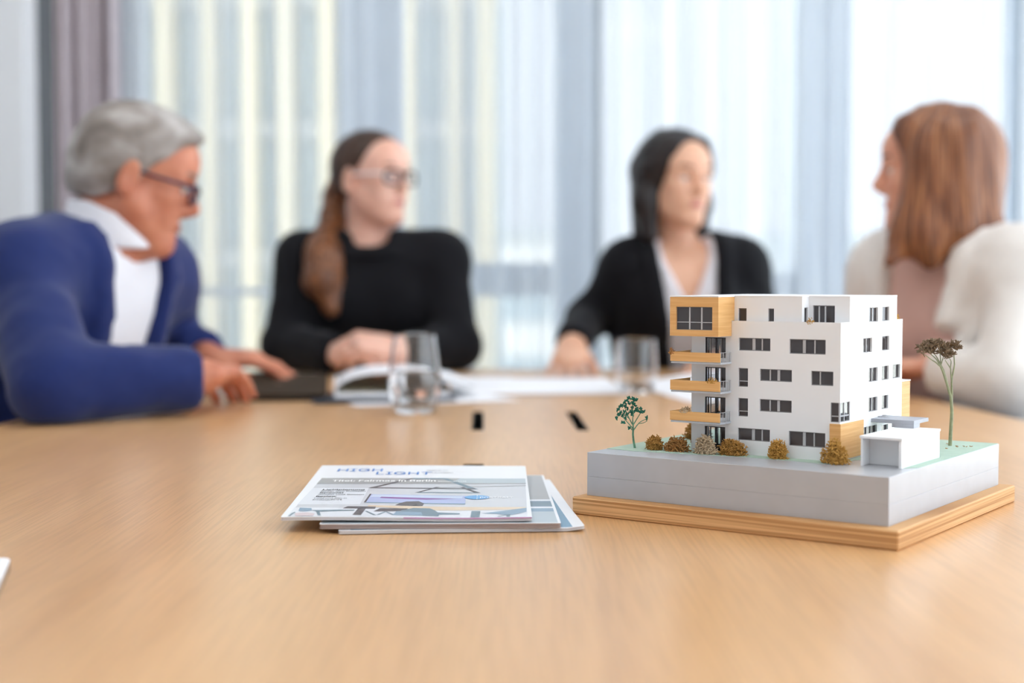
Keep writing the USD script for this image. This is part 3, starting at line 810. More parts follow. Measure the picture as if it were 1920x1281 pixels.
segsL = [(Lf((1190.5, 841, 0), (1188, 828, 0), (1186.5, 815, 0), (1187, 804, 0)), .0011, .0009),
         (Lf((1187, 804, 0), (1187, 795, .001), (1186, 785, .001), (1188, 770, .001)), .0008, .0004),
         (Lf((1187, 804, 0), (1181, 797, -.001), (1173, 788, -.002), (1166, 780, -.002)), .0006, .0003),
         (Lf((1188, 806, 0), (1194, 798, .001), (1200, 791, .001), (1213, 785, .002)), .0006, .0003),
         (Lf((1198, 794, .001), (1206, 793, 0), (1213, 789, -.001)), .0004, .0003),
         (Lf((1187, 797, .001), (1194, 786, .002), (1199, 778, .002), (1203, 772, .003)), .0006, .0003),
         (Lf((1186, 796, .001), (1180, 785, .001), (1174, 772, .002), (1171, 762, .002)), .0006, .0003),
         (Lf((1185, 806, 0), (1182, 802, 0), (1179, 805, 0)), .0005, .0003),
         (Lf((1180, 785, 0), (1170, 776, .0), (1160, 768, -.001)), .0005, .0003),
         (Lf((1188, 776, .0), (1185, 764, .002), (1187, 754, .002)), .0005, .0003)]
tipsL = [(1158, 768, 0), (1162, 763, .001), (1166, 760, 0), (1160, 778, -.001), (1156, 785, 0), (1164, 775, .001), (1168, 781, .002), (1170, 773, -.001), (1173, 785, 0), (1176, 778, .002), (1170, 755, .002), (1175, 751, 0), (1178, 747, .001),
         (1180, 757, -.001), (1173, 763, .002), (1177, 768, .003), (1183, 773, .002), (1186, 765, .003), (1187, 757, .001), (1190, 751, .002), (1187, 747, 0), (1193, 750, -.001), (1191, 761, .002), (1194, 767, 0), (1189, 773, .003),
         (1195, 771, .001), (1202, 767, .002), (1201, 773, .001), (1208, 772, .003), (1213, 784, .002), (1167, 792, -.002), (1179, 804, 0), (1186, 778, .003)]
tree('small_tree', MO + MU * -.2821 + MV * .0654 + np.array([0, 0, GZ]), segsL, Lf(*tipsL), 'twig_green', 'seed_green', (6, .0014, .0018, .0008, 7), 'small dried-flower tree with dark green seed heads at the left front')
lt = []
q = np.random.default_rng(8)
for u, v in ((-.0400, .2570), (-.0330, .2590), (-.0270, .2610), (-.0360, .2500), (-.0300, .2560), (-.040, .232), (-.052, .270)):
    for _ in range(3):
        a = q.uniform(0, 6.28)
        lt.append(tube([(u, v, GZ + .0004), (u + .002 * math.cos(a), v + .002 * math.sin(a), GZ + .0008)], [.0004, .0002], 4))
mp(model, 'fallen_twigs', cat_(lt), 'moss_brown', kind='stuff')
# ------------------------------------------------------------------ magazines in the foreground
def slab(poly, z0, z1, bend, step=.02):
    """a flat slab of outline poly, subdivided and bent: bend(s, t) is added to z"""
    m = prism(poly, z0, z1)
    v, f = trimesh.remesh.subdivide_to_size(m.vertices, m.faces, step)
    v = v.copy()
    v[:, 2] += bend(v[:, 0], v[:, 1])
    return trimesh.Trimesh(v, f, process=False)


def rrect(x0, x1, y0, y1, r=.002):
    return sbox(x0 + r, y0 + r, x1 - r, y1 - r).buffer(r, quad_segs=4)


def lettering(text, x, y, w, h, z, bold=False):
    m = meshkit.text_mesh(text, h, .00001, bold)
    b = m.bounds
    v = m.vertices.copy()
    v[:, 0] = x + (v[:, 0] - b[0, 0]) * w / (b[1, 0] - b[0, 0])
    v[:, 1] += y
    v[:, 2] += z - b[0, 2]
    return trimesh.Trimesh(v, m.faces, process=False)


def magazine(label, org, yaw, w, d, z0, z1, bend, edge='paper_edge', leaves=3, cover_mat='paper_glossy', rise=0.0):
    o = np.array([org[0], org[1], TT])
    M = frame(o, (math.cos(yaw), math.sin(yaw), 0), (-math.sin(yaw), math.cos(yaw), 0))
    mg = thing('magazine', label, 'magazine', o)
    zs = np.linspace(z0, z1 - .0003, leaves + 1)
    for k in range(leaves):
        inset = (.0, .0006, .0002, .0009)[k % 4]
        part(mg, 'page_block', xf(slab(rrect(inset, w - inset, inset, d - inset), zs[k], zs[k + 1] - .00006, bend), M), edge)
    part(mg, 'cover', xf(slab(rrect(0, w, 0, d), z1 - .0003, z1, bend), M), cover_mat)
    return mg, M


b_bot = lambda s, t: .0000 + .0003 * np.sin(s * 18) + .0022 * np.clip((s - .192) / .018, 0, 1) ** 2 * np.clip(1 - t / .12, 0, 1) + .0004
mg3, M3 = magazine('bottom magazine of the stack, white border and steel blue cover picture', (-.1470, 1.1960), math.radians(4.3), .210, .297, .0003, .0030, b_bot, 'paper_edge', 2)
part(mg3, 'cover_picture', xf(slab(sbox(.010, .004, .200, .290), .00302, .00307, b_bot), M3), 'cover_blue')
b_mid = lambda s, t: .0002 + .0 * s
mg2, M2 = magazine('thick perfect-bound magazine in the middle of the stack, taupe page edges', (-.1640, 1.2010), math.radians(1.6), .2060, .297, .0039, .0082, b_mid, 'paper_edge_taupe', 3)
for n, m_, x0, x1, y0, y1 in (('cover_picture', 'print_band_blue', .002, .2035, .002, .060), ('cover_picture', 'print_steel', .002, .2035, .060, .078), ('cover_picture', 'print_pale', .002, .2035, .078, .088),
                              ('cover_picture', 'print_slate', .002, .2035, .088, .120), ('cover_picture', 'print_pale', .002, .2035, .120, .130), ('cover_picture', 'print_band', .002, .2035, .130, .2945)):
    part(mg2, n, xf(slab(sbox(x0, y0, x1, y1), .00845, .0085, lambda s, t: 0 * s), M2), m_)

b_top = lambda s, t: .0222 * t + .0007 * np.sin(s * 26 + .6) * np.clip(1 - t / .15, 0, 1) + .0006 * np.sin(s * 15 + 1.0) * np.clip(t / .15 - 1, 0, 1) + .0003
mg1, M1 = magazine('top magazine with blue title and an office interior on its cover', (-.1978, 1.2070), math.radians(.6), .2150, .289, .0097, .0127, b_top, 'paper_edge', 3)
part(mg1, 'back_cover_edge', xf(slab(sbox(.105, -.0006, .2148, .0),     .0121, .0129, b_top), M1), 'magenta_edge')
PRINT = [
    ('print_picture', 'print_grey', [(10.0, 206.5), (213.0, 205.0), (211, 1.8), (5.1, 1.8)]),
    ('print_picture', 'print_band', [(10.0, 207.5), (150, 205.8), (140, 172.3), (9.0, 173.7)]),
    ('print_picture', 'print_band_blue', [(148, 205.4), (213.3, 204.7), (213.2, 174.6), (138.1, 172.3)]),
    ('print_line', 'ink_grey', [(9.7, 176.8), (213.2, 176.2), (213.1, 170.6), (9.6, 171.2)]),
    ('print_line', 'ink_grey', [(127.6, 151.2), (213.0, 163.9), (212.9, 159.3), (127.7, 148.2)]),
    ('print_picture', 'print_pale', [(8.5, 150), (62, 148), (62, 60), (5.8, 60)]),
    ('print_picture', 'print_pale', [(5.4, 45), (211, 36), (211, 1.8), (5.2, 1.8)]),
    ('print_lamp', 'print_dark', [(99.7, 205.9), (104.0, 205.9), (68.3, 150.3), (61.2, 149.5)]),
    ('print_lamp', 'print_slate', [(129.6, 205.6), (134.9, 205.5), (167.2, 140.4), (160.1, 139.6)]),
    ('print_lamp', 'print_dark', [(66.1, 152.5), (163.6, 145.9), (165.2, 140.2), (62.3, 147.5)]),
    ('print_lamp', 'print_slate', [(101.3, 206.4), (133.3, 206.1), (133.5, 200.2), (101.6, 200.6)]),
    ('print_lamp', 'print_dark', [(126.3, 153.6), (130.4, 153.6), (111.5, 122.7), (107.5, 121.9)]),
    ('print_lamp', 'print_dark', [(148.9, 153), (152.9, 152.4), (169.8, 120.6), (165.2, 119.6)]),
    ('print_lamp', 'print_slate', [(111.1, 125.4), (167.5, 123), (167.5, 119.2), (110.3, 121.2)]),
    ('print_screen', 'print_lilac', [(66.9, 114.0), (156.3, 105.6), (156.2, 66.0), (65.4, 70.8)]),
    ('print_screen', 'print_lilac_light', [(69.6, 112.2), (153.4, 103.4), (152.7, 92.9), (67.4, 99.2)]),
    ('print_screen', 'print_purple', [(78.0, 99.9), (120.3, 93.6), (148, 90.5), (120.6, 84.7), (93.6, 88.7), (77.1, 93.0)]),
    ('print_screen', 'print_dark', [(66.0, 115.2), (67.6, 115.2), (66.5, 69.7), (64.6, 69.7)]),
    ('print_screen', 'print_steel', [(66, 71.8), (156.4, 66.8), (156.4, 62.5), (66, 67.5)]),
    ('print_person', 'print_dark', [(102.7, 75.2), (113.8, 77.4), (119.2, 66.4), (118.4, 54.0), (110.4, 50.5), (93.8, 56.8), (97.4, 67.3)]),
    ('print_table', 'print_beige', [(69.8, 55.5), (150, 50), (211, 47.1), (209.9, 36.5), (132.5, 33.0), (70.2, 48.4)]),
    ('print_table', 'print_dark', [(52.2, 49.6), (77.4, 48.5), (77.4, 37.9), (49.0, 38.7)]),
    ('print_table', 'print_dark', [(63.0, 49.4), (69.8, 48.9), (67.9, 7.3), (60.6, 8.3)]),
    ('print_table', 'print_dark', [(81.5, 40.4), (106.3, 41.4), (104.2, 28.4), (77.1, 24.9)]),
    ('print_table', 'print_slate', [(87.0, 25.3), (89.0, 25.3), (83.4, 9.5), (80.9, 9.6)]),
    ('print_table', 'print_slate', [(87.0, 25.3), (89.0, 25.3), (97.0, 10.6), (94.6, 9.4)]),
    ('print_table', 'print_slate', [(69.4, 26.7), (71.4, 26.7), (81.0, 8.4), (78.8, 7.7)]),
    ('print_person', 'print_slate', [(100.8, 31.4), (110.9, 43.6), (125.6, 42.2), (130.2, 33.6), (135.0, 18.7), (134.6, 6.6), (101.4, 9.4)]),
    ('print_person', 'print_steel', [(97, 27), (119, 24), (121, 8.0), (95, 9.4)]),
    ('print_table', 'print_slate', [(130.6, 24.1), (152.6, 20.2), (152.7, 15.6), (131.1, 13.4)]),
    ('print_table', 'print_slate', [(162.6, 30.0), (170.5, 29.9), (170.0, 2.5), (162.2, 2.5)]),
    ('print_chair', 'print_steel', [(171.9, 19.5), (186.4, 27.8), (211.0, 42.8), (210.7, 24.3), (197.9, 10.8), (193.3, 10.8), (183.2, 17.0)]),
    ('print_chair', 'print_slate', [(192.4, 13.2), (196.6, 13.2), (196.0, 2.4), (193.3, 2.4)]),
    ('print_chair', 'print_slate', [(185.0, 4.5), (186.6, 3.6), (194.6, 11.6), (193.0, 12.6)]),
    ('print_sofa', 'print_steel', [(10.6, 42.4), (21.3, 39.7), (23.0, 29.7), (18.9, 25.0), (11.7, 26.4)]),
    ('print_sofa', 'print_slate', [(23.0, 30.2), (60.1, 32.3), (60.4, 28.8), (30.4, 23.0), (33.7, 5.3), (31.5, 5.3), (26.9, 24.7)]),
    ('print_sofa', 'print_rose', [(10.0, 17.4), (19.9, 19.7), (27.6, 13.5), (27.7, 3.1), (12.1, 2.6)]),
    ('print_sofa', 'print_slate', [(7.2, 16), (9.0, 22), (10.0, 21), (7.6, 3.0), (6.2, 2.8)]),
]
for k, (n, m_, pts) in enumerate(PRINT):
    z = .01271 + .00001 * k
    part(mg1, n, xf(slab(Polygon(np.array(pts) / 1000).buffer(0), z, z + .00001, b_top), M1), m_)
ell = Polygon([(.1666 + .0116 * math.cos(a), .0968 + .0102 * math.sin(a)) for a in np.linspace(0, 6.283, 40, endpoint=False)])
ZT = .01309
part(mg1, 'print_badge', xf(slab(ell, ZT, ZT + .00001, b_top), M1), 'print_sky', label='blue printed oval badge')


def text_part(txt, m_, x, y, w, h, z=ZT + .00002, bold=False, name='lettering'):
    m = lettering(txt, x / 1000, y / 1000, w / 1000, h / 1000, z, bold)
    m.vertices[:, 2] += b_top(m.vertices[:, 0], m.vertices[:, 1])
    part(mg1, name, xf(m, M1), m_)


text_part('HIGH', 'ink_blue', 20.8, 247, 46, 16, name='title_lettering')
text_part('LIGHT', 'ink_blue', 62, 227, 56, 16, name='title_lettering')
text_part('Titel: Fairmas in Berlin', 'ink_white', 22.5, 184, 102, 10, bold=True)
text_part('innovatives Licht', 'ink_white', 127, 182, 27.5, 6.5)
text_part('Lichtplanung', 'ink_black', 19.3, 135.0, 39.8, 6.4, bold=True)
text_part('hinter den Kulissen', 'ink_black', 19.0, 126.6, 41.6, 5.0)
text_part('Special', 'ink_black', 18.5, 117.2, 22.6, 6.2, bold=True)
text_part('Studio und Bauten', 'ink_black', 18.4, 108.2, 42.6, 5.0)
text_part('Review', 'ink_black', 17.8, 97.4, 18.6, 6.2, bold=True)
text_part('Licht und Bau in', 'ink_black', 17.3, 88.4, 29.8, 5.0)
text_part('Frankfurt', 'ink_black', 17.0, 80, 26.5, 5.0)
text_part('PORTRAIT', 'ink_white', 169.3, 92.2, 30.5, 7.2, z=ZT + .00004)
text_part('I', 'ink_white', 166.2, 86.5, .7, 21, z=ZT + .00004)
text_part('Magazin für Licht', 'ink_grey', 112.5, 250.5, 22, 5.5)
text_part('und Architektur', 'ink_grey', 113, 236.0, 27.5, 5.5)

# ------------------------------------------------------------------ silver slab at the left edge
sl_M = frame((-.376, 1.060, TT), (-.967, -.255, 0), (.255, -.967, 0), (0, 0, -1))


def slab_part(parent, name, poly, z0, z1, m_, **k):
    M = frame((-.376, 1.060, TT), (-.967, -.255, 0), (.255, -.967, 0), (0, 0, -1))
    return part(parent, name, xf(prism(poly, -z1, -z0), M), m_, **k)


tab = thing('tablet_computer', 'light grey tablet lying on the table, only its corner in view at the left edge', 'tablet', (-.46, .93, TT))
slab_part(tab, 'shell', rrect(0, .175, 0, .245, .009), .0, .0070, 'chrome')
slab_part(tab, 'bezel', rrect(.0004, .1746, .0004, .2446, .0088), .0070, .0078, 'paper_white')
slab_part(tab, 'screen', rrect(.007, .168, .007, .238, .004), .0078, .0080, 'print_grey')

# ------------------------------------------------------------------ papers, brochure, laptop, tumblers in the middle distance


def sheet_thing(label, corners, z, th=.0008, m_='paper_white', name='paper_sheet', n=1):
    c = np.array(corners, float)
    o = (c[:, 0].mean(), c[:, 1].mean(), TT + z)
    p_ = thing(name, label, 'paper', o)
    for k in range(n):
        q_ = c + np.array([.004, -.003]) * ((k * 7) % 3 - 1)
        part(p_, 'sheet', prism(Polygon(q_), TT + z + k * (th + .0002), TT + z + k * (th + .0002) + th), m_)
    return p_


def quad(cx, cy, w, d, deg):
    a = math.radians(deg)
    R_ = np.array([[math.cos(a), math.sin(a)], [-math.sin(a), math.cos(a)]])
    return np.array([(-w / 2, -d / 2), (w / 2, -d / 2), (w / 2, d / 2), (-w / 2, d / 2)]) @ R_ + (cx, cy)


sheet_thing('white drawing sheets spread in the middle, under the hand of the woman in black', quad(.045, 2.865, .33, .42, 3), .0003, n=3)
sheet_thing('white sheet to the left of the drawings, at the elbow of the ponytailed woman', quad(-.16, 2.985, .30, .21, -6), .0032, n=2)
sheet_thing('white sheets under the water tumbler and the open brochure', quad(-.165, 2.555, .297, .21, 24), .0003, n=2)
sheet_thing('dark blue folder peeking out under the open brochure', quad(-.235, 2.56, .25, .20, 12), .0030, .0012, 'navy_card', name='folder')
# large plan with a curled far edge, right of the second tumbler
pl_ = thing('plan_sheet', 'large white plan sheet curling up behind the model', 'paper', (.45, 2.72, TT))
sx, sy = np.meshgrid(np.linspace(0, .52, 24), np.linspace(0, .22, 20), indexing='ij')
ea, eb = np.array([.174, -.985]), np.array([.985, .174])
P0 = np.array([.229, 2.975])
zz = .0008 + .050 * np.clip(sy / .30, 0, 1) ** 1.6
pv = np.stack([P0[0] + ea[0] * sx + eb[0] * sy, P0[1] + ea[1] * sx + eb[1] * sy, TT + zz], -1)
top_, bot_ = pv.reshape(-1, 3), pv.reshape(-1, 3) - np.array([0, 0, .0007])
ni, nj = sx.shape
i, j = np.meshgrid(np.arange(ni - 1), np.arange(nj - 1), indexing='ij')
a_ = (i * nj + j).ravel()
fq = np.stack([a_, a_ + nj, a_ + nj + 1, a_ + 1], 1)
ed = list(range(nj)) + [k * nj + nj - 1 for k in range(1, ni)] + [(ni - 1) * nj + k for k in range(nj - 2, -1, -1)] + [k * nj for k in range(ni - 2, 0, -1)]
ed = np.array(ed)
sd = np.stack([ed, np.roll(ed, -1), np.roll(ed, -1) + ni * nj, ed + ni * nj], 1)
fq = np.vstack([fq, fq[:, ::-1] + ni * nj, sd])
part(pl_, 'sheet', (np.vstack([top_, bot_]), fq), 'paper_white', smooth=40)

# open brochure: flat page block with a picture, one leaf arching over it
br = thing('brochure', 'open brochure with a golden photo page and a leaf arching over it', 'brochure', (-.20, 2.64, TT))
BM = frame((-.316, 2.522, TT + .0052), (.993, .12, 0), (-.12, .993, 0))
tilt = lambda s, t: .095 * np.clip(t - .02, 0, 1)
part(br, 'page_block', xf(slab(sbox(0, 0, .205, .200), .0, .0085, tilt), BM), 'paper_white')
part(br, 'photo_page', xf(slab(sbox(.006, .012, .200, .194), .0086, .0089, tilt), BM), 'photo_print', label='printed photo page in gold and grey')
prof = np.array([(0, .012), (.010, .024), (.032, .036), (.068, .043), (.110, .044), (.152, .042), (.194, .036), (.226, .028), (.250, .018)])
pt = np.linspace(0, 1, len(prof))
fine = np.linspace(0, 1, 40)
prof = np.stack([np.interp(fine, pt, prof[:, k]) for k in (0, 1)], 1)
for _ in range(4):
    prof[1:-1] = (prof[:-2] + 2 * prof[1:-1] + prof[2:]) / 4
for nm, off, m_, y0 in (('leaf', 0.0, 'paper_white', .015), ('leaf', -.0016, 'navy_card', .017)):
    v = []
    pr_ = prof if off == 0 else prof[20:]
    for yy in (y0, .245):
        for dz in (0, -.0011):
            v += [(x, yy, z + off + dz) for x, z in pr_]
    n_ = len(pr_)
    f_ = []
    for k in range(n_ - 1):
        for a, b_ in ((0, 2), (3, 1), (1, 0), (2, 3)):
            f_.append([a * n_ + k, a * n_ + k + 1, b_ * n_ + k + 1, b_ * n_ + k])
    for k in (0, n_ - 1):
        f_.append([k, 2 * n_ + k, 3 * n_ + k, n_ + k])
    part(br, nm, xf(trimesh.Trimesh(*meshkit.arrays((np.array(v), np.array(f_)))[:2], process=False), BM), m_, smooth=50)

# laptop, lid tilted up by the man's hands
lt_ = thing('laptop', "flat dark bronze laptop whose lid the man's hands lift", 'laptop', (-.43, 2.60, TT))
LM = frame((-.504, 2.500, TT), (.992, .12, 0), (-.20, .98, 0))
LM[:3, 1] = (-.12, .992, 0)
part(lt_, 'base', xf(slab(rrect(0, .175, .004, .205, .010), .0006, .0075, lambda s, t: 0 * s), LM), 'black_plastic')
lid = lambda s, t: .140 * np.clip(t, 0, 1) - .035 * s * np.clip(t, 0, 1) / .2
part(lt_, 'lid', xf(slab(rrect(-.002, .177, .0, .208, .010), .0085, .0125, lid), LM), 'laptop_bronze', smooth=30)
part(lt_, 'logo', xf(slab(Polygon([(.088 + .008 * math.cos(a), .10 + .008 * math.sin(a)) for a in np.linspace(0, 6.28, 24, endpoint=False)]), .0125, .0127, lid), LM), 'laptop_logo', label='round metal emblem')
part(lt_, 'hinge', xf(slab(sbox(.02, .155, .0005, .006) if False else sbox(.02, .0005, .155, .006), .0070, .0100, lambda s, t: 0 * s), LM), 'dark_metal')


def tumbler(label, x, y, rb, rm, rt, h, water, seed=0):
    g = thing('water_tumbler', label, 'glass', (x, y, TT))
    t = .0016
    zs = np.linspace(0, 1, 18)
    ro = np.interp(zs, [0, .03, .10, .30, .55, 1.0], [rb - .003, rb, rb + .003, rm, rm - .0008, rt])
    for _ in range(2):
        ro[1:-1] = (ro[:-2] + 2 * ro[1:-1] + ro[2:]) / 4
    zo = zs * h
    zi = np.linspace(.009, h - .0006, 18)
    ri = np.interp(zi, zo, ro) - t
    ri[0] = .55 * ri[0]
    prof = [(0, .0004)] + [(r, z + .0004) for r, z in zip(ro, zo)] + [(r, z) for r, z in zip(ri[::-1], zi[::-1])] + [(0, .0082)]
    part(g, 'glass', lathe(prof, 64, (x, y, TT)), 'tumbler_glass', smooth=60)
    zw = np.linspace(.0092, water, 8)
    rw = np.interp(zw, zi, ri) + .0002
    part(g, 'water', lathe([(0, .0085)] + [(r, z) for r, z in zip(rw, zw)] + [(0, water)], 64, (x, y, TT)), 'water', smooth=60)


tumbler('water tumbler, half full, in front of the open brochure', -.158, 2.305, .0345, .0425, .0345, .127, .066)
tumbler('water tumbler with little water, beside the curling plan sheet', .2350, 2.69, .031, .0405, .0375, .103, .020)
# ------------------------------------------------------------------ people: signed-distance figures turned into one continuous mesh each
def unit(v):
    v = np.asarray(v, float)
    return v / (np.linalg.norm(v) + 1e-12)


def basis(fwd, up=(0, 0, 1)):
    """columns: forward, left, up"""
    f = unit(fwd)
    l = unit(np.cross(up, f))
    return np.stack([f, l, np.cross(f, l)], 1)


class Cone:
    """capsule with a radius at each end, optionally flattened along one direction"""
    def __init__(self, a, b, r0, r1, flat=None, k=1.0):
        self.a, self.b, self.r0, self.r1 = np.asarray(a, float), np.asarray(b, float), r0, r1
        self.flat, self.k = (None if flat is None else unit(flat)), k
        m = max(r0, r1)
        self.lo, self.hi = np.minimum(self.a, self.b) - m, np.maximum(self.a, self.b) + m

    def __call__(self, p):
        q, ba = p - self.a, self.b - self.a
        h = np.clip(q @ ba / (ba @ ba + 1e-12), 0, 1)
        w = q - h[..., None] * ba
        if self.flat is not None:                       # thinner along flat: stretch the offset there
            c = w @ self.flat
            w = w + (c * (1 / self.k - 1))[..., None] * self.flat
            return (np.sqrt((w * w).sum(-1)) - (self.r0 + h * (self.r1 - self.r0))) * (.5 + .5 * self.k)
        return np.sqrt((w * w).sum(-1)) - (self.r0 + h * (self.r1 - self.r0))


class Ell:
    def __init__(self, c, r, B=None):
        self.c, self.r, self.B = np.asarray(c, float), np.asarray(r, float), (np.eye(3) if B is None else B)
        e = np.abs(self.B) @ self.r
        self.lo, self.hi = self.c - e, self.c + e

    def __call__(self, p):
        q = (p - self.c) @ self.B
        k0 = np.sqrt(((q / self.r) ** 2).sum(-1))
        k1 = np.sqrt(((q / self.r ** 2) ** 2).sum(-1)) + 1e-9
        return k0 * (k0 - 1) / k1


def axis(lo, hi, h, fine=()):
    x, out = lo, [lo]
    while x < hi:
        s = h
        for a, b, f in fine:
            if a - h <= x <= b:
                s = min(s, f)
        x += s
        out.append(x)
    return np.array(out)


class Field:
    def __init__(self, lo, hi, h, fx=(), fy=(), fz=()):
        self.ax = [axis(lo[i], hi[i], h, f) for i, f in enumerate((fx, fy, fz))]
        self.F = np.full([len(a) for a in self.ax], .06, np.float32)

    def window(self, lo, hi, pad):
        sl = tuple(slice(max(np.searchsorted(a, l - pad) - 1, 0), np.searchsorted(a, u + pad) + 1) for a, l, u in zip(self.ax, lo, hi))
        P = np.stack(np.meshgrid(*[a[s] for a, s in zip(self.ax, sl)], indexing='ij'), -1)
        return sl, P

    def add(self, pr, k=.02, grow=0.0):
        sl, P = self.window(pr.lo, pr.hi, .045 + k + grow)
        if P.size:
            d, o = pr(P) - grow, self.F[sl]
            h = np.clip(k - np.abs(d - o), 0, None)
            self.F[sl] = np.minimum(d, o) - h * h / (4 * k)

    def cut(self, pr, k=.006):
        sl, P = self.window(pr.lo, pr.hi, .03)
        if P.size:
            d, o = -pr(P), self.F[sl]
            h = np.clip(k - np.abs(d - o), 0, None)
            self.F[sl] = np.maximum(d, o) + h * h / (4 * k)

    def apply(self, fn):
        P = np.stack(np.meshgrid(*self.ax, indexing='ij'), -1)
        self.F = fn(P, self.F).astype(np.float32)

    def mesh(self):
        """naive surface nets"""
        F, (xs, ys, zs) = self.F, self.ax
        n = np.array(F.shape)
        ins = F < 0
        c = np.zeros(n - 1, np.int8)
        for d in np.ndindex(2, 2, 2):
            c += ins[d[0]:n[0] - 1 + d[0], d[1]:n[1] - 1 + d[1], d[2]:n[2] - 1 + d[2]]
        cells = np.argwhere((c > 0) & (c < 8))
        idx = np.full(n - 1, -1, np.int64)
        idx[tuple(cells.T)] = np.arange(len(cells))
        acc, cnt = np.zeros((len(cells), 3)), np.zeros(len(cells))
        G = np.stack
        corners = np.array(list(np.ndindex(2, 2, 2)))
        val = np.stack([F[tuple((cells + d).T)] for d in corners], 1)
        pos = np.stack([G([a[(cells + d)[:, i]] for i, a in enumerate((xs, ys, zs))], 1) for d in corners], 1)
        for i in range(8):
            for j in range(i + 1, 8):
                if np.abs(corners[i] - corners[j]).sum() == 1:
                    m = (val[:, i] < 0) != (val[:, j] < 0)
                    t = val[m, i] / (val[m, i] - val[m, j])
                    acc[m] += pos[m, i] + t[:, None] * (pos[m, j] - pos[m, i])
                    cnt[m] += 1
        V = acc / cnt[:, None]
        faces = []
        for axn in range(3):
            a = np.moveaxis(ins, axn, 0)
            ch = a[:-1] != a[1:]
            e = np.argwhere(ch)
            e = e[(e[:, 1] > 0) & (e[:, 2] > 0) & (e[:, 1] < a.shape[1] - 1) & (e[:, 2] < a.shape[2] - 1)]
            flip = a[:-1][tuple(e.T)]
            quad_ = []
            for o1, o2 in ((-1, -1), (0, -1), (0, 0), (-1, 0)):
                q_ = e + np.array([0, o1, o2])
                full = np.empty_like(q_)
                rest = [k for k in range(3) if k != axn]
                full[:, axn], full[:, rest[0]], full[:, rest[1]] = q_[:, 0], q_[:, 1], q_[:, 2]
                quad_.append(idx[tuple(full.T)])
            Q = np.stack(quad_, 1)
            if axn == 1:
                flip = ~flip
            Q[~flip] = Q[~flip][:, ::-1]
            faces.append(Q)
        Q = np.vstack(faces)
        T_ = np.vstack([Q[:, [0, 1, 2]], Q[:, [0, 2, 3]]])
        return trimesh.Trimesh(V, T_, process=False)


def settle(m, n=4):
    """Taubin smoothing: n passes of neighbour averages, shrinking then growing"""
    v, f = np.array(m.vertices), m.faces
    i, j = np.concatenate([f[:, 0], f[:, 1], f[:, 2]]), np.concatenate([f[:, 1], f[:, 2], f[:, 0]])
    i, j = np.concatenate([i, j]), np.concatenate([j, i])
    cnt = np.bincount(i, minlength=len(v)).clip(1)[:, None]
    for k in range(n):
        avg = np.stack([np.bincount(i, v[j, c], len(v)) for c in range(3)], 1) / cnt
        v += (.5, -.53)[k % 2] * (avg - v)
    m.vertices = v
    return m


def pieces_kept(m, least=.02):
    """drop crumbs left by the cuts"""
    parts_ = m.split(only_watertight=False)
    if len(parts_) < 2:
        return m
    big = max(len(x.faces) for x in parts_)
    return cat_([x for x in parts_ if len(x.faces) > least * big])


def rest(m):
    """what lies on the table is pressed flat by it"""
    v = np.array(m.vertices)
    k = (v[:, 2] > TT - .085) & (v[:, 2] < TT + .002) & contains_xy(pl.buffer(.006), v[:, 0], v[:, 1])
    v[k, 2] = TT + .002 + (TT + .002 - v[k, 2]) * .02
    m.vertices = v
    return m


def wrinkle(m, amp, scale, seed, stretch=(1, 1, 1)):
    n = meshkit.fbm(m.vertices * scale * np.array(stretch), 3, seed) - .5
    m.vertices = m.vertices + m.vertex_normals * (n * 2 * amp)[:, None]
    return m


# ---- hand: list of prims. w wrist, d direction to the knuckles, n back of the hand, s size; curl per finger (three joints share it), spread, thumb
def hand_prims(w, d, n, s=1.0, side=1, curl=(.5, .5, .5, .5), spread=.10, thumb=(.7, .25), droop=0.0):
    d = unit(d)
    n = unit(np.asarray(n, float) - d * np.dot(n, d))
    l = np.cross(n, d) * side                       # towards the thumb
    w = np.asarray(w, float)
    out = []
    K = []
    for k, (off, ln) in enumerate(((.030, .088), (.010, .092), (-.010, .087), (-.028, .078))):
        K.append(w + (d * ln + l * off) * s)
    for k in range(4):
        out.append((Cone(w + l * (.018 - .012 * k) * s * 1.1, K[k], .015 * s, .0115 * s, n, .85), .014))
    out.append((Cone(w + d * .02 * s, w + d * .075 * s, .026 * s, .030 * s, n, .5), .012))
    lens = ((.042, .026, .021), (.046, .029, .022), (.043, .027, .021), (.034, .021, .018))
    for k in range(4):
        p, dirv = K[k], unit(d + l * spread * (1.5 - k))
        a = droop
        r = (.0094, .0096, .0090, .0080)[k] * s
        for j in range(3):
            a += curl[k] * (.8, 1.0, .7)[j]
            dj = dirv * math.cos(a) - n * math.sin(a)
            q = p + dj * lens[k][j] * s
            out.append((Cone(p, q, r * (1 - .09 * j), r * (1 - .09 * (j + 1))), .0035))
            p = q
    t0 = w + (d * .018 + l * .024 - n * .006) * s
    td = unit(d * math.cos(thumb[0]) + l * math.sin(thumb[0]) - n * .25)
    t1 = t0 + td * .042 * s
    td2 = unit(td - l * math.sin(thumb[1]) - n * .15)
    t2 = t1 + td2 * .032 * s
    t3 = t2 + unit(td2 - l * .2) * .024 * s
    out += [(Cone(t0, t1, .0150 * s, .0120 * s), .010), (Cone(t1, t2, .0115 * s, .0105 * s), .004), (Cone(t2, t3, .0102 * s, .0080 * s), .004)]
    return out


